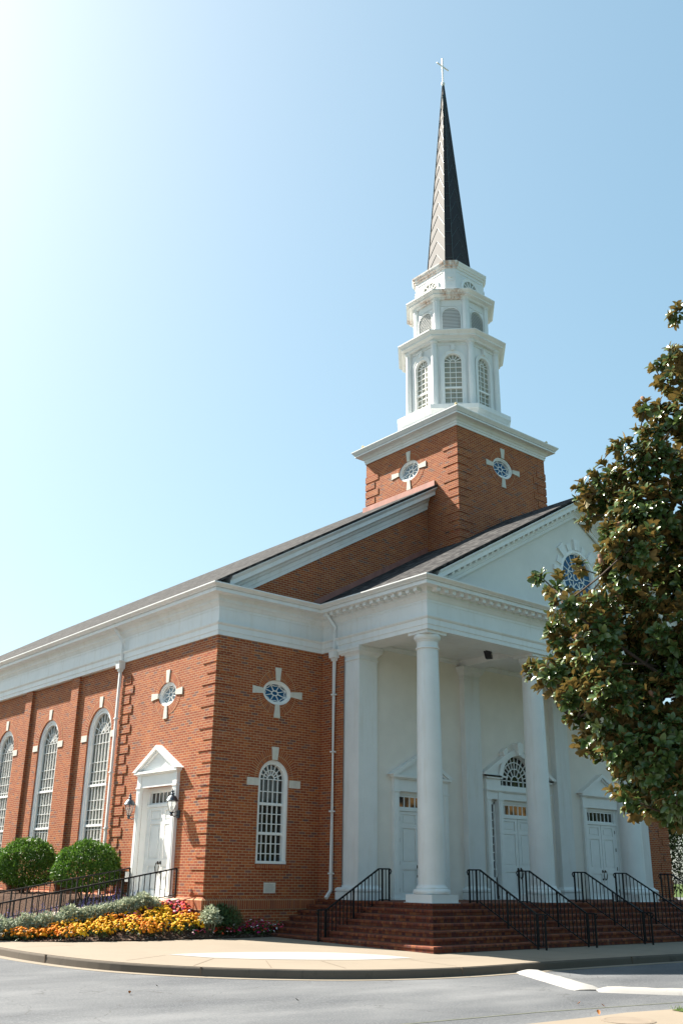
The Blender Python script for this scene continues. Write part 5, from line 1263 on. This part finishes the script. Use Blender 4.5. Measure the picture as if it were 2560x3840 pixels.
for x in np.arange(-5.0, -1.0, 0.21):
    y = 0.80+RNG.uniform(-0.08, 0.06) if x > -4.3 else 0.85+RNG.uniform(-0.05, 0.4)
    t = empty('silver_shrub', (x, y, hA(x, y)-0.02), RNG.uniform(0, 6), 'grey-green leafy plant in the row between ramp railing and yellow flowers', 'plant', 'grey-green plants along the ramp'); s = RNG.uniform(0.88, 1.12); t.scale = (s, s, s*RNG.uniform(0.9, 1.1))
    link_me('foliage', gm[i % 3], t); link_me('stem', gsm, t); i += 1
t = empty('silver_shrub', (0.02, -0.36, hB(0, -0.36)), 1.0, 'grey-green leafy plant at the foot of the brick corner', 'plant'); t.scale = (1.15, 1.1, 1.45); link_me('foliage', gm[0], t); link_me('stem', gsm, t)
fm = bushlet(1500, 0.33, 0.62, 0.12, 0.014, MAT['fine_leaf'], 0.3)
t = empty('feathery_shrub', (0.62, -0.33, hB(0.6, -0.33)), 0, 'dark feathery plant in shade against the brick wall', 'plant'); link_me('foliage', fm, t)
t = empty('feathery_shrub', (0.38, -0.24, hB(0.4, -0.24)), 2, 'tall dark leafy plant behind the feathery plant and grey-green plant', 'plant'); t.scale = (0.95, 0.95, 1.1); link_me('foliage', bushlet(900, 0.30, 0.60, 0.10, 0.034, MAT['fine_leaf'], 0.3), t)
# salvia
def salvia():
    V_, F_, k0 = [], [], 0
    n = 7; X = RNG.normal(0, 0.09, (n, 2)); Hh = RNG.uniform(0.30, 0.52, n); P = []
    for (x, y), h in zip(X, Hh):
        for z in np.arange(h*0.5, h, 0.012): P.append((x+RNG.normal(0, .008), y+RNG.normal(0, .008), z))
    P = np.array(P); m = len(P); return P, small_leaves(P, rdir(m), rdir(m), 0.022, 0.016), (X, Hh)
svs = []
for _ in range(3):
    P, (V, F), (X, Hh) = salvia(); me = mesh_np('flower_spike', V, F, MAT['purple'])
    b = MB()
    for (x, y), h in zip(X, Hh): b.tube([(x*0.4, y*0.4, -0.02), (x, y, h*0.96)], 0.005, 4)
    so_ = b.finish('stem', MAT['green_leaf']); sme = so_.data; bpy.data.objects.remove(so_); svs.append((me, sme, bushlet(160, 0.12, 0.2, 0.06, 0.02, MAT['green_leaf'], 0.2)))
i = 0
for x in np.arange(-4.75, -1.2, 0.2):
    t = empty('salvia_plant', (x, 1.02+RNG.uniform(-.04, .06), RZ(x)-0.0+(-0.02)), RNG.uniform(0, 6), 'violet salvia with upright flower spikes behind the grey-green plants', 'plant', 'violet salvia along the ramp'); sc2 = RNG.uniform(0.8, 1.15); t.scale = (sc2, sc2, sc2*1.05)
    me, sme, fo = svs[i % 3]; link_me('flower_spike', me, t); link_me('stem', sme, t); link_me('foliage', fo, t); i += 1

# trees beyond the right end of the church ---------------------------------------------------
def wood_tree(loc, r, h, label, n=15000, clumps=60, low=0.12):
    t = empty('background_tree', loc, 0, label, 'tree', 'trees beyond the right end of the church')
    q = rdir(clumps); C0 = q*np.array([r, r, h*0.5*(1-low)])*RNG.uniform(0.45, 1.0, (clumps, 1))+np.array([0, 0, h*(0.5+low*0.5)])
    k = RNG.integers(0, clumps, n); q = rdir(n); P = C0[k]+q*RNG.uniform(0.2, 1.0, (n, 1))**0.5*RNG.uniform(0.5, 0.95, clumps)[k][:, None]*r*0.32
    V, F = small_leaves(P, unit(q+RNG.normal(size=(n, 3))), unit(q*0.5+np.array([0, 0, 0.8])+RNG.normal(size=(n, 3))*0.6), RNG.uniform(0.10, 0.2, n), RNG.uniform(0.05, 0.09, n)); link_me('crown', mesh_np('crown', V, F, MAT['wood_leaf']), t)
    b = MB(); b.tube([(0, 0, -0.6), (0.05, 0, h*0.2), (-0.1, 0.1, h*0.5), (0, 0, h*0.85)], 0.05+0.02*h, 8, 0.03)
    for c in C0[:14]: b.tube([(0, 0, max(0.3, c[2]*0.45)), tuple(c*0.6+np.array([0, 0, c[2]*0.2])), tuple(c)], 0.06, 5, 0.015)
    b.finish('trunk', MAT['bark'], t, smooth=True)
wood_tree((25.0, 3.5, 0), 3.0, 8.5, 'dark leafy tree just beyond the brick corner at the right', 20000)
wood_tree((29.5, 2.0, 0), 3.4, 10.0, 'dark leafy tree behind the railing at the far right edge', 16000)
wood_tree((24.0, -0.6, 0), 1.5, 2.6, 'low bright green shrub tree behind the right hand railing', 7000, 30, 0.0)
wood_tree((31.0, 9.0, 0), 4.5, 12.0, 'tall tree standing behind the others at the right', 16000)

# added unseen woods around the camera: cut low sky light, darken window reflections
n = 26000; a = RNG.uniform(math.radians(-275), math.radians(-22), n); d = 62+14*RNG.random(n)+6*np.sin(a*5); hgt = 13+3.5*np.sin(a*11)+2.5*np.sin(a*23+1)
P = np.stack([-14+np.sin(a)*d, -22+np.cos(a)*d, -1+RNG.random(n)**0.8*hgt], 1)
V, F = small_leaves(P, rdir(n), rdir(n), RNG.uniform(1.0, 1.9, n), RNG.uniform(0.8, 1.3, n)); tag(link_me('unseen_woods_screen', mesh_np('unseen_woods_screen', V, F, MAT['wood_leaf'])), kind='stuff')

# grass, fallen leaves -----------------------------------------------------------------------
n = 3000; x = RNG.uniform(-0.75, 3.0, n); y = -13.42-0.1*np.maximum(0, x)-np.abs(RNG.uniform(0, 1.4, n)); P = np.stack([x, y, np.array([road_z(a) for a in y])+0.01], 1)
V, F = small_leaves(P, np.stack([RNG.normal(0, .35, n), RNG.normal(0, .35, n), np.ones(n)], 1), rdir(n), RNG.uniform(0.04, 0.09, n), 0.008); tag(link_me('grass', mesh_np('grass', V, F, MAT['grass'])), kind='stuff')
lf = [((-2.0, -13.19), 'orange dry leaf lying on the near pavement edge', 0.055), ((-1.31, -12.29), 'small orange leaf on the asphalt right of centre', 0.035), ((-1.17, -12.69), 'small brown leaf beside the mossy pavement joint', 0.035), ((-6.32, -8.03), 'pale tan leaf on the asphalt at lower left', 0.045), ((-4.66, -9.98), 'dark curled leaf on the asphalt below the white sidewalk marking', 0.04), ((-5.5, -7.45), 'tiny dark leaf on the asphalt near the kerb', 0.03)]
for (x, y), dsc, s in lf:
    a = random.uniform(0, 6); P = np.array([[0, 0, 0.0]]); V, F = leaves(P, np.array([[math.cos(a), math.sin(a), 0.15]]), np.array([[0, 0, 1.0]]), s*1.7, s, 0.8, -0.5)
    tag(link_me('fallen_leaf', mesh_np('fallen_leaf', V, F, MAT['autumn'] if 'dark' not in dsc else MAT['bark']), None, (x, y, road_z(y)+0.012)), dsc, 'leaf', 'fallen leaves on the road')
